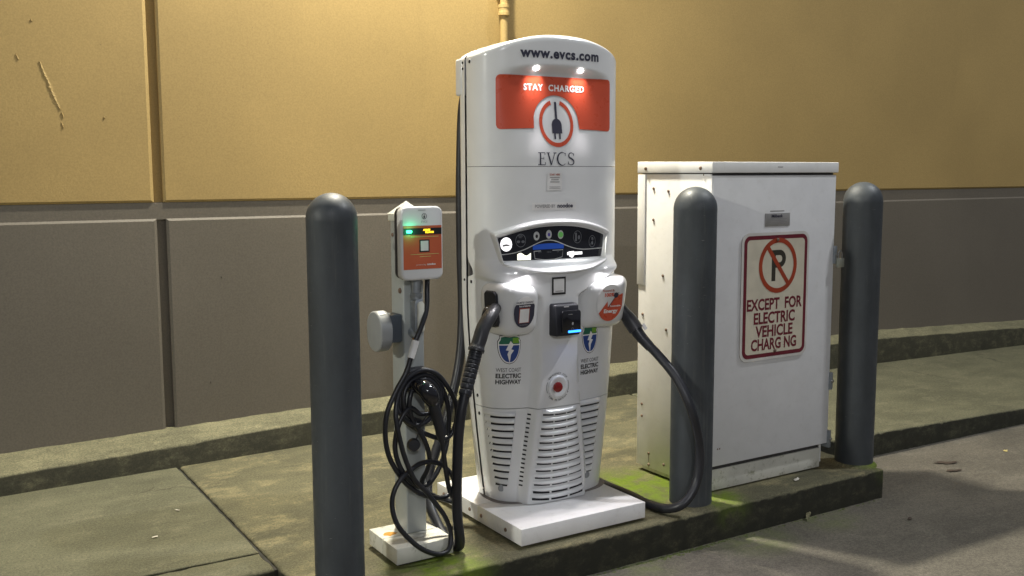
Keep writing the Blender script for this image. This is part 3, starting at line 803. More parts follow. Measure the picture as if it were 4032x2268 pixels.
# small lights added under the bezel to brighten the holster tops
for sx in (-.222, .232):
    bl = lathe('holster_fill', [(.006, 0), (.006, .002), (.004, .003)], FB(sx, 1.094, .006), 'glow_white', ch, 14, (0, -.4, -1))
    L = bpy.data.lights.new('holster_fill_light', 'AREA'); L.shape = 'RECTANGLE'; L.size = .10; L.size_y = .012; L.energy = .36; L.color = (1, .96, .98); L.spread = R(150)
    lo = bpy.data.objects.new('holster_fill_light', L); C.objects.link(lo); lo.parent = bl
    lo.location = Vector(FB(sx, 1.094, .030)) - ch.location
    lo.rotation_euler = Vector((0, -.45, -1)).to_track_quat('-Z', 'Y').to_euler()
def pan_top(u): return 1.282-.047*min(1, abs((u+.008)/.262))**2.2
def pan_bot(u):
    a = abs((u+.008)); 
    if a <= .247: return 1.116+.021*(a/.247)**2.2
    return 1.137+(a-.247)/.015*.096
FD0 = lambda u, v, o: (XC+u, plan(u, v)-max(relief(u, v), 0)*0-o, v)
dp = region('display_panel', -.269, .253, pan_top, pan_bot, FD0, 'display_glass', ch, .0030, 60, 6)
OF = .0042
def icon(u, v, ru, rv, mat, name='indicator', off=OF): return ellipse(name, u, v, ru, rv, FD0, mat, dp, off, 18, 2)
icon(-.237, 1.209, .0225, .029, 'glow_white')
region('indicator_mark', -.252, -.224, lambda u: 1.206+.004*math.sin((u+.252)*110), lambda u: 1.199+.003*math.sin((u+.252)*60), FD0, 'grey_ink', dp, OF+.001, 10, 1)
arc('icon_ring', -.178, 1.224, .0205, .0225, 0, 360, FD0, 'icon_grey', dp, OF, 32, 1.25)
for r_ in (.006, .010, .014): arc('icon_wave', -.181, 1.228, r_, r_+.0016, 40, 130, FD0, 'icon_grey', dp, OF, 10, 1.3)
for du in (-.010, .010): icon(-.178+du, 1.219, .0075, .0055, 'icon_grey', 'icon_card')
for u_, v_, inner in ((-.106, 1.241, 'slot_dark'), (-.046, 1.246, 'button_violet'), (.014, 1.243, 'button_green')):
    bt = icon(u_, v_, .0145, .0185, 'button_white', 'push_button'); icon(u_, v_-.001, .0062, .0078, inner, 'button_mark', OF+.0012)
    if inner == 'button_green': icon(u_, v_, .0125, .0115, 'button_green', 'button_mark', OF+.0009)
arc('icon_ring', .102, 1.230, .0200, .0218, 0, 360, FD0, 'icon_grey', dp, OF, 32, 1.25)
rect('icon_pump', .090, .099, 1.212, 1.248, FD0, 'icon_grey', dp, OF, 1, 1); icon(.110, 1.228, .006, .009, 'icon_grey', 'icon_hose')
arc('icon_ring', .184, 1.208, .0175, .0193, 0, 360, FD0, 'icon_grey', dp, OF, 32, 1.35)
rect('icon_pump', .180, .189, 1.214, 1.226, FD0, 'icon_grey', dp, OF, 1, 1); rect('icon_pump', .180, .189, 1.194, 1.207, FD0, 'icon_grey', dp, OF, 1, 1)
stroke('icon_slash', [(.172, 1.193), (.197, 1.224)], .0016, FD0, 'icon_grey', dp, OF+.0006)
pts = []
for i in range(41):
    u = -.262+.506*i/40; pts.append((u, 1.164+.058*math.exp(-((u+.048)/.115)**2)+.012*ss(.0, .24, u)))
stroke('panel_line', pts, .0036, FD0, 'button_white', dp, OF)
region('screen', -.124, .030, lambda u: 1.208-.022*abs((u+.047)/.077)**2.5*.35, lambda u: 1.1835, FD0, 'screen_blue', dp, OF+.0004, 16, 2)
stroke('screen_frame', [(-.119, 1.177), (.026, 1.178), (.022, 1.148), (-.02, 1.1395), (-.07, 1.1395), (-.114, 1.146), (-.119, 1.177)], .0028, FD0, 'button_white', dp, OF+.0004)
for u_, t_ in ((-.090, 'EXIT'), (-.045, 'MENU'), (.000, 'OK')): lettering(t_, u_, 1.171, .008, FD0, 'icon_grey', dp, OF+.0004)
region('indicator_light', -.193, -.133, lambda u: 1.166+.006*math.sin((u+.193)*120), lambda u: 1.142, FD0, 'glow_warm', dp, OF+.0004, 16, 1)
rect('indicator_light', .048, .128, 1.154, 1.166, FD0, 'glow_white', dp, OF+.0004, 6, 1)
poly('indicator_light', [(.054, 1.168), (.082, 1.170), (.084, 1.150), (.074, 1.141), (.060, 1.147)], FD0, 'glow_white', dp, OF+.0009)

# card reader on the middle column
rx0, rx1, rz0, rz1, ry1 = -.070, .060, .816, .958, 3.452
bm = box_bm(XC+rx0, XC+rx1, 3.392, ry1+.02, rz0, rz1, 0)
for v in bm.verts:
    if v.co.y < 3.40:
        if v.co.z > .9: v.co.y += .014; v.co.z -= .006
        else: v.co.z += .004
        v.co.x = XC+(rx0+rx1)/2+(v.co.x-XC-(rx0+rx1)/2)*.96
bmesh.ops.bevel(bm, geom=bm.edges[:], offset=.009, segments=3, profile=.5, affect='EDGES')
rd = from_bm('card_reader', bm, 'matte_black', ch, True, 40)
FR = lambda u, v, o: (XC+u, 3.392+.014*(v-rz0)/(rz1-rz0)-.0004-o, v)
prism('reader_pad', [(XC+a, b) for a, b in rrect(-.042, .054, .832, .928, .012, 4)], 3.386, 3.3975, 'glossy_black', rd, .002, 2)
FR2 = lambda u, v, o: (XC+u, 3.386-o, v)
rect('reader_mark', -.022, .004, .941, .945, FR, 'card_white', rd, .0012, 2, 1)
rect('reader_mark', -.012, .010, .910, .914, FR2, 'icon_grey', rd, .0012, 2, 1)
for r_ in (.003, .006, .009): arc('contactless_mark', .004, .872, r_, r_+.0016, -45, 45, FR2, 'card_white', rd, .0012, 8)
arc('contactless_mark', .010, .849, .0045, .006, 0, 360, FR2, 'icon_grey', rd, .0012, 14)
lb = box('light_bar', XC-.012, XC+.052, 3.382, 3.390, .8335, .8430, 'glow_blue', rd, .003)
L = bpy.data.lights.new('reader_glow', 'AREA'); L.shape = 'RECTANGLE'; L.size = .06; L.size_y = .008; L.energy = .05; L.color = (.03, .2, 1)
lo = bpy.data.objects.new('reader_glow', L); C.objects.link(lo); lo.parent = lb; lo.location = Vector((XC+.02, 3.380, .838))-ch.location
lo.rotation_euler = Vector((0, -.5, -1)).to_track_quat('-Z', 'Y').to_euler()

# holsters for the connectors
def holster(sgn):
    P = [(.338, 3.60), (.292, 3.412), (.118, 3.418), (.100, 3.55)] if sgn < 0 else [(.402, 3.61), (.345, 3.412), (.118, 3.418), (.100, 3.55)]
    P = [(XC+sgn*a, b) for a, b in P]
    if sgn < 0: P = P[::-1]
    bm = bmesh.new(); z0, z1 = .826, 1.060
    v0 = [bm.verts.new((a, b, z0)) for a, b in P]; v1 = [bm.verts.new((a, b, z1)) for a, b in P]
    for v in v0:
        v.co.y += .030 if v.co.y < 3.46 else 0
        v.co.x += -.012*sgn if abs(v.co.x-XC) > .2 else .0
    for v in v1:
        if abs(v.co.x-XC) < .2: v.co.z -= .028
    bm.faces.new(v0[::-1]); bm.faces.new(v1)
    for i in range(4): bm.faces.new((v0[i], v0[(i+1) % 4], v1[(i+1) % 4], v1[i]))
    bmesh.ops.recalc_face_normals(bm, faces=bm.faces[:])
    bmesh.ops.bevel(bm, geom=bm.edges[:], offset=.050, segments=8, profile=.5, affect='EDGES')
    return from_bm('holster', bm, 'white_shell', ch, True, 60)
hl_l, hl_r = holster(-1), holster(1)
# dark socket on the left holster's outer face
def frame(o, u, v):
    o, u, v = Vector(o), Vector(u).normalized(), Vector(v).normalized(); v = (v-u*v.dot(u)).normalized(); n_ = u.cross(v)
    return lambda a, b, off: tuple(o+u*a+v*b+n_*off)
A, B = Vector((XC-.338, 3.60, 0)), Vector((XC-.292, 3.412, 0)); du = (B-A).normalized()
mid = (A+B)/2
FSo = frame((mid.x-.001, mid.y, .945), (du.x, du.y, 0), (-.02, .0, 1))
sk = [( -.036, .062), (-.028, .071), (.018, .071), (.030, .060), (.040, -.050), (.034, -.068), (.014, -.073), (-.020, -.070), (-.032, -.055)]
vs = [FSo(a, b, .006) for a, b in sk]+[FSo(a*1.1, b*1.06, -.004) for a, b in sk]; n = len(sk)
so = build('socket_plate', vs, [tuple(range(n))]+[(i, n+i, n+(i+1) % n, (i+1) % n) for i in range(n)], 'matte_black', hl_l)
# stickers on the holsters' front faces
vl = Vector((0, 3.432-3.462, 1.0-.85)); 
FLs = frame((XC-.205, 3.4270-.0010, .938), (1, .028, 0), (0, -.030, .234))
sl = region('sticker', -.052, .050, lambda u: .060*math.sqrt(max(0, 1-(u/.0525)**2)), lambda u: -.072*math.sqrt(max(0, 1-(abs(u)/.0525)**2.3)), FLs, 'navy_ink', hl_l, .0010, 24, 3)
region('sticker_face', -.050, .048, lambda u: .061*math.sqrt(max(0, 1-(u/.0525)**2)), lambda u: .028, FLs, 'white_ink', sl, .0018, 18, 2)
lettering('UNLIMITED CHARGING', -.001, .0355, .0115, FLs, 'navy_ink', sl, .0026, fit=.084, weight=.0003)
lettering('Scan to Subscribe', 0, .0205, .0105, FLs, 'white_ink', sl, .0018, fit=.056, weight=.0003)
rect('code_card', -.026, .026, -.052, .012, FLs, 'sign_red', sl, .0018, 1, 1); rect('code_card', -.023, .023, -.050, .008, FLs, 'card_white', sl, .0024, 1, 1)
lettering('Download Now', 0, -.060, .0075, FLs, 'grey_ink', sl, .0018, fit=.040)
FRs = frame((XC+.238, 3.4275-.0010, .940), (1, -.022, 0), (0, -.030, .234))
FRs0 = FRs; FRs = lambda a, b, o: FRs0(a*1.12, b*1.10, o)
sr = ellipse('sticker', 0, 0, .062, .075, FRs, 'card_white', hl_r, .0008, 26, 3)
region('sticker_face', -.050, .0585, lambda u: (-.040+(u+.050)*1.22 if u < -.010 else (-.020+(u+.010)*1.35 if u < .022 else .0235+.012*(u-.022)/.036)), lambda u: -.0745*math.sqrt(max(0, 1-(u/.0597)**2)), FRs, 'orange_red', sr, .0016, 34, 2)
lettering('Powered By', -.010, .050, .0125, FRs, 'sign_red', sr, .0022, fit=.056, weight=.0003)
lettering('100%', -.005, .032, .020, FRs, 'orange_red', sr, .0022, fit=.046, weight=.0008)
lettering('Renewable', .026, -.014, .0100, FRs, 'white_ink', sr, .0024, fit=.050, weight=.0003)
lettering('Energy', .006, -.034, .021, FRs, 'white_ink', sr, .0024, fit=.066, weight=.0008)
ellipse('plug_mark', .026, .030, .011, .011, FRs, 'navy_ink', sr, .0026, 12, 2)
stroke('plug_mark', [(-.008, -.020), (.010, .004), (.026, .028)], .0028, FRs, 'navy_ink', sr, .0024)
for k in (-1, 1): stroke('plug_mark', [(.032, .032+.004*k), (.040, .036+.004*k)], .0022, FRs, 'navy_ink', sr, .0026)

# highway shields and words on both side columns
def shield(u, v, s):
    hw, hh = .046*s, .062*s
    def half(q):                                      # half width at height q in -1..1
        if q > .62: return .86+.14*((1-q)/.38)**1.2-.06*math.sin((1-q)/.38*math.pi)
        return 1.0*math.sqrt(max(0, 1-((.62-q)/1.62)**2.3)) if q > -1 else 0
    def shape(name, k, z0, z1, mat, off, par, du=0):
        vs, fs = [], []; n_ = 26
        for i in range(n_+1):
            q = z0+(z1-z0)*i/n_; wd = half(q)*k
            topw = .045*(1-abs(1)) if False else 0
            for t_ in (-1, -.5, 0, .5, 1):
                lift = (.05*(1-abs(2*abs(t_)-1)) if i == n_ and z1 > .9 else 0)
                vs.append(FB(u+hw*wd*t_, v+hh*(q+lift)*(k if True else 1), off))
        for i in range(n_):
            for j in range(4): a = i*5+j; fs.append((a, a+1, a+6, a+5))
        return build(name, vs, fs, mat, par)
    sh = shape('shield', 1.0, -1, 1, 'black_ink', .0010, ch)
    shape('shield_rim', .955, -1, 1, 'white_ink', .0016, sh); shape('shield_blue', .87, -1, .36, 'shield_blue', .0022, sh)
    shape('shield_green', .87, .46, 1, 'shield_green', .0022, sh)
    region('shield_lime', u+hw*.25, u+hw*.80, lambda q: v+hh*.83, lambda q: v+hh*(.46 if q > u+hw*.4 else .46), FB, 'shield_lime', sh, .0026, 4, 1)
    bolt_ = [(.10, .40), (-.28, .40), (-.42, -.12), (-.10, -.12), (-.22, -.34), (-.02, -.34), (.02, -.92), (.44, -.10), (.14, -.10), (.36, .18), (.06, .18)]
    bolt_ = [(.06, .62), (-.34, -.02), (-.08, -.06), (-.20, -.30), (.0, -.92), (.10, -.34), (.36, -.02), (.12, .04), (.34, .36)]
    poly('shield_bolt', [(u+a*hw, v+b*hh) for a, b in bolt_], FB, 'white_ink', sh, .0032)
def words_block(u, v, wd):
    lettering('WEST COAST', u, v+.026, .0235, FB, 'black_ink', ch, .0014, fit=wd)
    lettering('ELECTRIC', u, v, .0265, FB, 'black_ink', ch, .0014, fit=wd, weight=.0009)
    lettering('HIGHWAY', u, v-.0265, .0265, FB, 'black_ink', ch, .0014, fit=wd, weight=.0009)
shield(-.222, .762, 1.0); shield(.178, .774, 1.0); words_block(-.222, .648, .096); words_block(.180, .655, .104)

# emergency stop
ex, ez = -.024, .594; ey = FB(ex, ez)[1]
es = lathe('stop_collar', [(.050, 0), (.049, .004), (.045, .008), (.040, .009), (.030, .004)], (XC+ex, ey, ez), 'white_shell', ch, 36, (0, -1, 0))
lathe('stop_button', [(.012, .002), (.013, .016), (.021, .018), (.0225, .025), (.019, .031), (.010, .034), (.001, .0345)], (XC+ex-.012, ey, ez+.003), 'red_plastic', es, 30, (-.10, -1, .02))
def ring_text(body, r, a0, a1, size, flip):
    n_ = len(body)
    for i, c in enumerate(body):
        if c == ' ': continue
        a = R(a0+(a1-a0)*i/(n_-1)); vs, fs = text2d(c, size, weight=.0002); rot = a-math.pi/2 if not flip else a+math.pi/2
        build('lettering', [FB(ex+r*math.cos(a)+x*math.cos(rot)-y_*math.sin(rot), ez+r*math.sin(a)+x*math.sin(rot)+y_*math.cos(rot), .0014) for x, y_ in vs], fs, 'black_ink', es)
ring_text('EMERGENCY STOP', .058, 140, 40, .0105, False); ring_text('TURN TO RELEASE', .059, 222, 318, .0105, True)
arc('turn_arrow', ex, ez, .0555, .0575, -28, 25, FB, 'black_ink', es, .0014, 16); arc('turn_arrow', ex, ez, .0555, .0575, 155, 205, FB, 'black_ink', es, .0014, 16)
poly('turn_arrow', [(ex+.050, ez-.026), (ex+.055, ez-.026), (ex+.0495, ez-.034)], FB, 'black_ink', es, .0016)

# ventilation louvres: hooded slats with dark slots under them
def louvre(u0, u1, z, sag, hood, slot, depth, parent, segs=((0, 1),)):
    n_ = 14
    def zc(s): return z-sag*(1-(2*s-1)**2)
    vs, fs = [], []
    for i in range(n_+1):
        s = i/n_; u = u0+(u1-u0)*s; e = min(1, min(s, 1-s)*9+.12)
        for (dz, d) in ((hood, .000), (hood*.72, depth*.62*e), (hood*.28, depth*.98*e), (0, depth*.86*e), (-.001, .000)):
            vs.append(FB(u, zc(s)+dz, d))
    for i in range(n_):
        for k in range(4): q = i*5+k; fs.append((q, q+5, q+6, q+1))
    lo_ = build('louvre', vs, fs, 'white_shell', parent, True)
    for a, b in segs:
        region('slot', u0+(u1-u0)*a, u0+(u1-u0)*b, lambda q: zc((q-u0)/(u1-u0))-.0012, lambda q: zc((q-u0)/(u1-u0))-slot, FB, 'slot_dark', lo_, .0012, 8, 1)
for k in range(11):
    f = k/10; z = .474-.0305*k
    louvre(-.290+.042*f, -.193-.022*f, z, 0, .019, .0115, .020, ch, ((.03, .97),))
    louvre(.112+.022*f, .250-.045*f, z+.012, 0, .019, .0115, .020, ch, ((.03, .97),))
for k in range(13):
    f = k/12; z = .4835-.0305*k; hw = .088+.046*f
    louvre(-.012-hw, -.012+hw, z, .006+.006*f, .018, .0085 if k < 11 else .012, .012, ch, ((.02, .32), (.36, .68), (.72, .98)))
for k in range(17):
    z = .478-.0195*k; uu = -.012-colw(z)-.016
    rect('vent_hole', uu-.004, uu+.004, z-.0035, z+.0035, FB, 'slot_dark', ch, .0016, 1, 1)
for uu, zz in ((-.232, .148), (.172, .158)):
    lathe('cover_latch', [(.017, 0), (.015, .006), (.008, .008)], FB(uu, zz, -.001), 'grey_plastic', ch, 18, (0, -1, 0))

# charging cables with their connectors
D1 = [(2.115, 3.785, 1.86), (2.106, 3.80, 1.80), (2.102, 3.81, 1.684), (2.094, 3.81, 1.429), (2.092, 3.805, 1.154), (2.088, 3.79, .912), (2.060, 3.765, .704), (2.005, 3.74, .535), (1.953, 3.72, .412), (1.894, 3.69, .314), (1.835, 3.64, .231), (1.804, 3.58, .150), (1.800, 3.49, .075), (1.806, 3.41, .030), (1.818, 3.352, .026), (1.816, 3.335, .060), (1.808, 3.335, .13), (1.807, 3.34, .218), (1.81, 3.34, .347), (1.817, 3.34, .474), (1.83, 3.34, .568), (1.852, 3.345, .644)]
cb = tube('charging_cable', D1, .0205, 'rubber', ch, 16, 8)
def ribbed(s):
    k = (s*11) % 1.0; return .0245+(.0016 if k > .18 else -.0012)+.002*s
tube('strain_relief', [(1.848, 3.343, .634), (1.882, 3.36, .71), (1.909, 3.375, .768), (1.926, 3.384, .806)], ribbed, 'rubber', cb, 16, 26)
tube('connector', [(1.922, 3.382, .798), (1.930, 3.385, .815), (1.948, 3.39, .851), (1.968, 3.40, .888), (2.01, 3.42, .927), (2.055, 3.46, .946), (2.082, 3.49, .950)], lambda s: .033-.006*ss(.1, .22, s)+.004*math.sin(s*math.pi)-.004*s if s > .02 else .026, 'rubber_grey', cb, 18, 8)
lathe('connector_collar', [(.044, 0), (.044, .012), (.036, .020), (.028, .030)], FSo(.004, -.028, .004), 'matte_black', cb, 24, Vector(FSo(0, 0, 1))-Vector(FSo(0, 0, 0)))
bolt('connector_screw', FSo(.004, .008, .030), Vector(FSo(0, 0, 1))-Vector(FSo(0, 0, 0)), .005, 'steel', cb)
D2 = [(2.782, 3.39, .766), (2.818, 3.33, .704), (2.853, 3.25, .615), (2.876, 3.19, .509), (2.906, 3.172, .399), (2.930, 3.172, .275), (2.919, 3.172, .169), (2.882, 3.172, .10), (2.835, 3.19, .052), (2.803, 3.26, .026), (2.793, 3.37, .021), (2.801, 3.45, .021), (2.802, 3.57, .021), (2.800, 3.72, .021), (2.77, 3.84, .05), (2.73, 3.85, .2), (2.725, 3.83, .8), (2.725, 3.81, 1.5), (2.70, 3.80, 1.9)]
cb2 = tube('charging_cable', D2, .0205, 'rubber', ch, 16, 8)
tube('strain_relief', [(2.760, 3.432, .826), (2.775, 3.405, .785), (2.800, 3.36, .735)], lambda s: .030-.008*s, 'rubber', cb2, 16, 10)
tube('connector', [(2.700, 3.50, .935), (2.722, 3.485, .910), (2.745, 3.46, .868), (2.768, 3.42, .808)], lambda s: .026+.008*ss(.5, .8, s), 'rubber_grey', cb2, 18, 8)
FT = frame((2.775, 3.387, .820), (.5, -.45, -.75), (.85, .1, .5))
poly('connector_label', [(-.014, -.010), (.014, -.010), (.014, .012), (-.014, .012)], lambda a, b, o: tuple(Vector((2.796, 3.400, .822))+Vector((.35, -.45, -.80))*a+Vector((.75, .0, .45))*b), 'card_white', cb2)

# ================================================================== CHARGING POST WITH WALL BOX
PX0, PX1, PY0, PY1 = 1.648, 1.735, 3.462, 3.575
ps = thing('charging_post', (1.69, 3.52, 0), 'square grey steel post on a stained white base block', 'post')
box('base_block', 1.543, 1.788, 3.338, 3.470, .010, .074, 'stained_plate', ps, .003)
box('base_block', 1.543, 1.788, 3.473, 3.600, .010, .074, 'stained_plate', ps, .003)
box('base_shim', 1.56, 1.77, 3.355, 3.585, .0005, .0105, 'slot_dark', ps, 0)
box('post', PX0, PX1, PY0, PY1, .0745, 1.338, 'post_paint', ps, .006, 3)
box('cap_collar', PX0-.006, PX1+.006, PY0-.006, PY1+.006, 1.320, 1.347, 'post_cap', ps, .002)
ax, ay = (PX0+PX1)/2, (PY0+PY1)/2
q = [(PX0-.008, PY0-.008, 1.347), (PX1+.008, PY0-.008, 1.347), (PX1+.008, PY1+.008, 1.347), (PX0-.008, PY1+.008, 1.347), (ax, ay, 1.398)]
build('post_cap', q, [(0, 1, 4), (1, 2, 4), (2, 3, 4), (3, 0, 4), (3, 2, 1, 0)], 'post_cap', ps)
bolt('bolt', (PX0-.0002, 3.49, 1.05), (-1, 0, 0), .011, 'rusty_steel', ps)
bolt('bolt', (PX0-.0002, 3.55, 1.265), (-1, 0, 0), .008, 'rusty_steel', ps)
lathe('knockout_plug', [(.020, 0), (.020, .004), (.012, .008), (.002, .009)], (PX0-.0002, 3.525, 1.225), 'grey_plastic', ps, 20, (-1, 0, 0))
# rust stain on base
rr = [(1.592+.028*math.cos(R(a))*random.uniform(.6, 1.2), 3.502+.024*math.sin(R(a))*random.uniform(.5, 1.2), .0746) for a in range(0, 360, 24)]
build('rust_stain', rr, [tuple(range(len(rr)))], 'rust', ps)
rr = [(1.688+.009*math.cos(R(a))*random.uniform(.6, 1.2), PY0-.0008, .872+.024*math.sin(R(a))*random.uniform(.5, 1.1)) for a in range(0, 360, 24)]
build('rust_stain', rr, [tuple(range(len(rr)))], 'rust', ps)
# cable hanger on the post's left face
hg = box('hanger_block', 1.592, PX0-.0004, 3.475, 3.545, .848, .960, 'slate_plastic', ps, .008)
hp = [(3.51+.072*math.cos(R(q)), .905+.070*math.sin(R(q))) for q in range(0, 181, 12)] + [(3.51-.070*math.cos(R(q)), .875-.060*math.sin(R(q))) for q in range(0, 181, 12)]
prism('hanger_drum', hp, 1.541, 1.5915, 'grey_plastic', hg, .008, 3, axis='x')
build('hanger_label', [(1.552, 3.470, .9655), (1.552, 3.494, .9755), (1.576, 3.494, .9755), (1.576, 3.470, .9655)], [(0, 1, 2, 3)], 'card_white', hg)
# conduit body below the box
cnd = tube('conduit', [(1.690, 3.438, 1.12), (1.690, 3.438, 1.06), (1.690, 3.438, 1.02)], lambda s: .020, 'galvanised', ps, 16, 4)
prism('conduit_body', rrect(1.672, 1.712, .885, 1.022, .018, 6), 3.415, 3.4605, 'galvanised', cnd, .005, 2)
prism('conduit_cover', rrect(1.682, 1.710, .893, 1.012, .013, 6), 3.405, 3.4165, 'post_cap', cnd, .003, 2)
lathe('conduit_nut', [(.026, 0), (.026, .012), (.022, .014)], (1.690, 3.438, 1.032), 'galvanised', cnd, 6)
lathe('conduit_elbow', [(.022, 0), (.022, .018), (.016, .026), (.002, .028)], (1.686, 3.4615, .888), 'galvanised', cnd, 20, (0, -1, 0))

EX0, EX1, EZ0, EZ1, EY = 1.609, 1.787, 1.097, 1.379, 3.392
ev = thing('charger_box', ((EX0+EX1)/2, 3.4, EZ0), 'small white and orange wall charger box mounted on the grey post', 'charging station')
prism('back_shell', rrect(EX0+.003, EX1-.003, EZ0+.003, EZ1-.003, .026, 6), EY+.038, 3.4615, 'matte_black', ev, .004, 2)
prism('front_shell', rrect(EX0, EX1, EZ0, EZ1, .028, 8), EY, EY+.044, 'white_shell', ev, .010, 4, ang=50)
FE = lambda u, v, o: (u, EY-o, v)
ec = (EX0+EX1)/2
rect('orange_panel', EX0+.0075, EX1-.0075, 1.140, 1.306, FE, 'box_orange', ev, .0010)
rect('display_strip', EX0+.0075, EX1-.0075, 1.272, 1.297, FE, 'slot_dark', ev, .0018)
gl = prism('status_light', rrect(EX0+.020, EX0+.044, 1.279, 1.290, .004, 3), EY-.003, EY-.001, 'glow_green', ev, .0008, 1)
L = bpy.data.lights.new('status_glow', 'POINT'); L.energy = .12; L.color = (.05, 1, .4); L.shadow_soft_size = .008
lo = bpy.data.objects.new('status_glow', L); C.objects.link(lo); lo.parent = gl; lo.location = Vector((EX0+.032, EY-.016, 1.2845))-ev.location
lettering('AVAILABLE', EX0+.106, 1.2895, .0090, FE, 'glow_amber', ev, .0026, fit=.030, weight=.0008)
lettering('PLUG IN', EX0+.118, 1.2805, .0090, FE, 'glow_amber', ev, .0026, fit=.036, weight=.0008)
er = arc('emblem_ring', ec+.008, 1.342, .0085, .0105, 105, 435, FE, 'black_ink', ev, .0012, 32, 1.1)
stroke('emblem_plug', [(ec+.008, 1.353), (ec+.008, 1.342)], .002, FE, 'black_ink', er, .0014); ellipse('emblem_plug', ec+.008, 1.339, .0035, .005, FE, 'black_ink', er, .0014, 8, 1)
lettering('EVCS', ec+.008, 1.321, .0105, FE, 'grey_ink', ev, .0012, fit=.026)
rect('print_line', ec-.018, ec+.014, 1.364, 1.3665, FE, 'grey_ink', ev, .0012, 1, 1)
cd = rect('code_card', ec-.014, ec+.029, 1.205, 1.253, FE, 'black_ink', ev, .0016, 1, 1); rect('code_card', ec-.009, ec+.024, 1.210, 1.248, FE, 'card_white', cd, .0022, 1, 1)
for zz, a, b in ((1.263, -.05, .068), (1.196, -.052, .068), (1.187, -.014, .034)): rect('print_line', ec+a, ec+b, zz, zz+.0022, FE, 'leaf_yellow', ev, .0016, 1, 1)
lettering('powered by', ec-.008, 1.157, .0085, FE, 'sign_edge', ev, .0016, fit=.042); lettering('noodoe', ec+.036, 1.1575, .0105, FE, 'white_ink', ev, .0016, fit=.036, weight=.0004)
L2 = [(1.736, 3.43, 1.115), (1.734, 3.43, 1.056), (1.72, 3.41, .979), (1.683, 3.388, .913), (1.652, 3.38, .856), (1.615, 3.375, .756), (1.567, 3.37, .684), (1.526, 3.365, .606), (1.516, 3.365, .523), (1.53, 3.365, .436), (1.573, 3.37, .355), (1.621, 3.375, .296), (1.69, 3.38, .248), (1.751, 3.38, .229), (1.802, 3.39, .235), (1.829, 3.4, .272), (1.802, 3.395, .326), (1.756, 3.385, .366), (1.706, 3.38, .383), (1.66, 3.37, .384), (1.621, 3.36, .371), (1.577, 3.35, .35), (1.541, 3.345, .306), (1.528, 3.34, .248), (1.54, 3.325, .18), (1.583, 3.315, .118), (1.639, 3.308, .065), (1.706, 3.308, .032), (1.757, 3.318, .038), (1.776, 3.335, .089), (1.76, 3.345, .154), (1.722, 3.35, .216), (1.675, 3.35, .278), (1.629, 3.35, .332), (1.59, 3.345, .417), (1.568, 3.35, .505), (1.559, 3.36, .589), (1.58, 3.38, .662), (1.628, 3.395, .721), (1.694, 3.4, .746), (1.755, 3.4, .724), (1.802, 3.4, .669), (1.837, 3.4, .602), (1.843, 3.4, .538), (1.821, 3.4, .478), (1.786, 3.4, .459), (1.738, 3.4, .474), (1.693, 3.405, .498), (1.635, 3.415, .539), (1.609, 3.42, .591), (1.616, 3.43, .657), (1.649, 3.435, .707), (1.706, 3.435, .725), (1.764, 3.435, .697), (1.795, 3.43, .641), (1.779, 3.42, .588), (1.735, 3.41, .546), (1.682, 3.4, .545), (1.63, 3.395, .575), (1.608, 3.392, .628), (1.624, 3.4, .685), (1.678, 3.41, .719), (1.733, 3.41, .716), (1.774, 3.405, .665), (1.767, 3.4, .611), (1.73, 3.395, .576), (1.676, 3.39, .578), (1.631, 3.385, .606), (1.585, 3.38, .56), (1.560, 3.375, .47), (1.575, 3.368, .39), (1.615, 3.368, .33), (1.665, 3.378, .29), (1.72, 3.39, .30), (1.77, 3.40, .36), (1.805, 3.41, .45), (1.815, 3.415, .56), (1.79, 3.42, .66), (1.73, 3.425, .737), (1.66, 3.425, .737), (1.60, 3.42, .68), (1.59, 3.405, .61), (1.615, 3.39, .56), (1.66, 3.385, .535), (1.71, 3.385, .55), (1.752, 3.39, .60), (1.758, 3.40, .66), (1.72, 3.405, .705), (1.665, 3.40, .695), (1.63, 3.385, .640), (1.637, 3.39, .575), (1.668, 3.385, .513), (1.695, 3.385, .461), (1.715, 3.39, .395), (1.713, 3.41, .338), (1.70, 3.43, .29), (1.726, 3.43, .242), (1.783, 3.41, .21), (1.824, 3.385, .198), (1.803, 3.365, .223), (1.78, 3.355, .274), (1.764, 3.35, .353), (1.753, 3.345, .425), (1.745, 3.34, .465), (1.738, 3.335, .498)]
l2 = tube('charging_cable', L2, .0098, 'rubber', ev, 12, 8)
tube('cable_tag', [(1.6575, 3.381, .868), (1.645, 3.379, .833), (1.633, 3.377, .803)], .0145, 'card_white', l2, 14, 4)
tube('connector_handle', [(1.741, 3.335, .470), (1.735, 3.335, .517), (1.719, 3.333, .574), (1.703, 3.333, .632)], lambda s: .0125+.0075*ss(0, .25, s)+.002*s, 'rubber', l2, 16, 6)
tube('connector', [(1.707, 3.333, .622), (1.695, 3.335, .650), (1.680, 3.345, .678), (1.664, 3.375, .690), (1.655, 3.41, .690)], lambda s: .022+.014*math.sin(math.pi*min(s*1.15, 1))**.8, 'glossy_black', l2, 20, 8)
box('connector_latch', 1.683, 1.697, 3.318, 3.345, .668, .700, 'glossy_black', l2, .004)
box('connector_dock', 1.640, 1.725, 3.408, 3.4615, .655, .752, 'matte_black', ps, .012, 3)
tube('cap_strap', [(1.707, 3.36, .594), (1.684, 3.375, .553), (1.667, 3.38, .518), (1.655, 3.38, .483)], .0028, 'rubber', l2, 8, 5)
lathe('dust_cap', [(.026, 0), (.026, .012), (.022, .020), (.001, .021)], (1.646, 3.392, .458), 'rubber', l2, 20, (-.3, -1, .1))

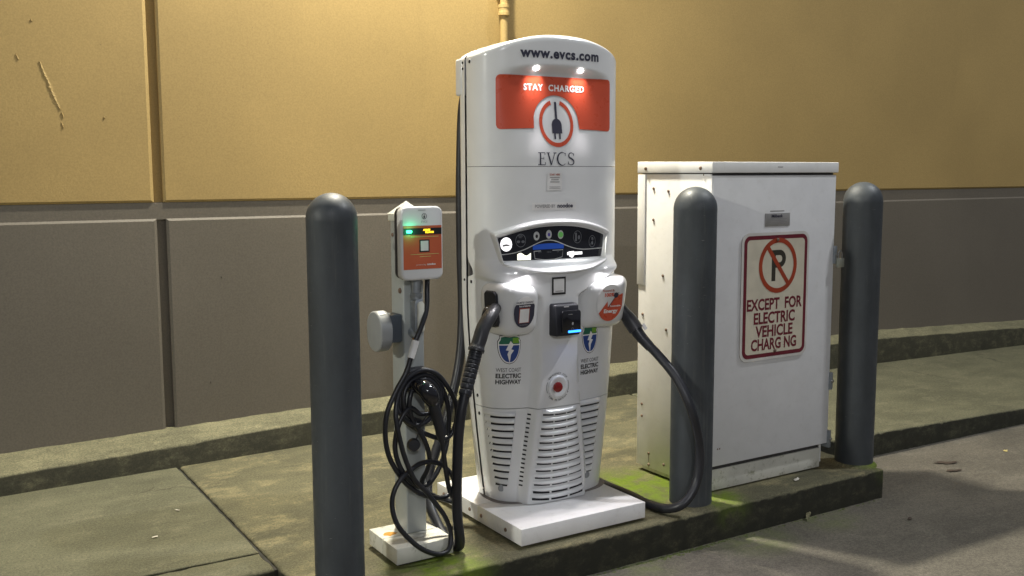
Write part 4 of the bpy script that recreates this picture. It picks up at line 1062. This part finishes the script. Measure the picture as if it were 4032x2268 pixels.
# ================================================================== SMALL LITTER
def scrap(name, x, y, z, sx, sy, ang, mat, label, cat, curl=.004, n=9, grp=None):
    vs = [(x, y, z+curl)]; ca, sa = math.cos(ang), math.sin(ang)
    for i in range(n):
        a = 2*math.pi*i/n; r_ = random.uniform(.45, 1.15); u, v = sx*r_*math.cos(a), sy*r_*math.sin(a)
        vs.append((x+u*ca-v*sa, y+u*sa+v*ca, z+.002+random.random()*curl))
    fs = [(0, 1+i, 1+(i+1) % n) for i in range(n)]
    o = build(name, vs, fs, mat); tag(o, label, cat, grp); return o
scrap('paper_scrap', 3.672, 3.285, .001, .026, .014, .4, 'paper', 'small pale paper scrap on the kerb in front of the cabinet', 'litter', .010)
scrap('fallen_leaf', 5.007, 3.381, -.148, .085, .030, -.5, 'leaf_dark', 'larger dark wet leaf on the road beside the corner bollard', 'leaf', .004, 21)
scrap('fallen_leaf', 4.897, 3.261, -.148, .055, .022, -.4, 'leaf_dark', 'smaller dark wet leaf on the road nearer the kerb corner', 'leaf', .004, 17)
scrap('fallen_leaf', 4.03, 2.90, -.148, .030, .012, .2, 'leaf_dark', 'tiny dark leaf lying in the cabinet shadow on the road', 'leaf', .006)
scrap('fallen_leaf', 5.516, 3.338, -.148, .024, .014, .2, 'leaf_yellow', 'small yellow leaf on the road at the far right', 'leaf', .006)
scrap('paper_scrap', .985, 4.46, .001, .016, .006, -1.1, 'paper', 'tiny white scrap beside the joint between the sidewalk slabs', 'litter', .005)
scrap('paper_scrap', .83, 4.17, .001, .016, .010, .2, 'paper', 'flat white speck on the plain left sidewalk slab', 'litter', .003)
scrap('gravel_bit', 3.62, 3.155, -.148, .030, .018, .6, 'concrete_ledge', 'broken brownish kerb chip at the foot of the kerb', 'litter', .035, 8)
# moss creeping along the foot of the kerb
vs, fs = [], []
for i in range(260):
    x = random.choice((random.gauss(2.75, .22), random.gauss(2.9, .12), random.uniform(1.6, 4.15))); y = 3.174-abs(random.gauss(0, .012)); r_ = random.uniform(.002, .008); z = -.15
    b = len(vs); k = 5
    for j in range(k): a = 2*math.pi*j/k+random.random(); vs.append((x+r_*math.cos(a)*1.5, y+r_*math.sin(a), z))
    vs.append((x, y, z+r_*random.uniform(.3, .8)))
    for j in range(k): fs.append((b+j, b+(j+1) % k, b+k))
mo = build('kerb_moss', vs, fs, 'moss_clump', None, True); mo['kind'] = 'stuff'; mo['label'] = 'low moss growing along the foot of the kerb'
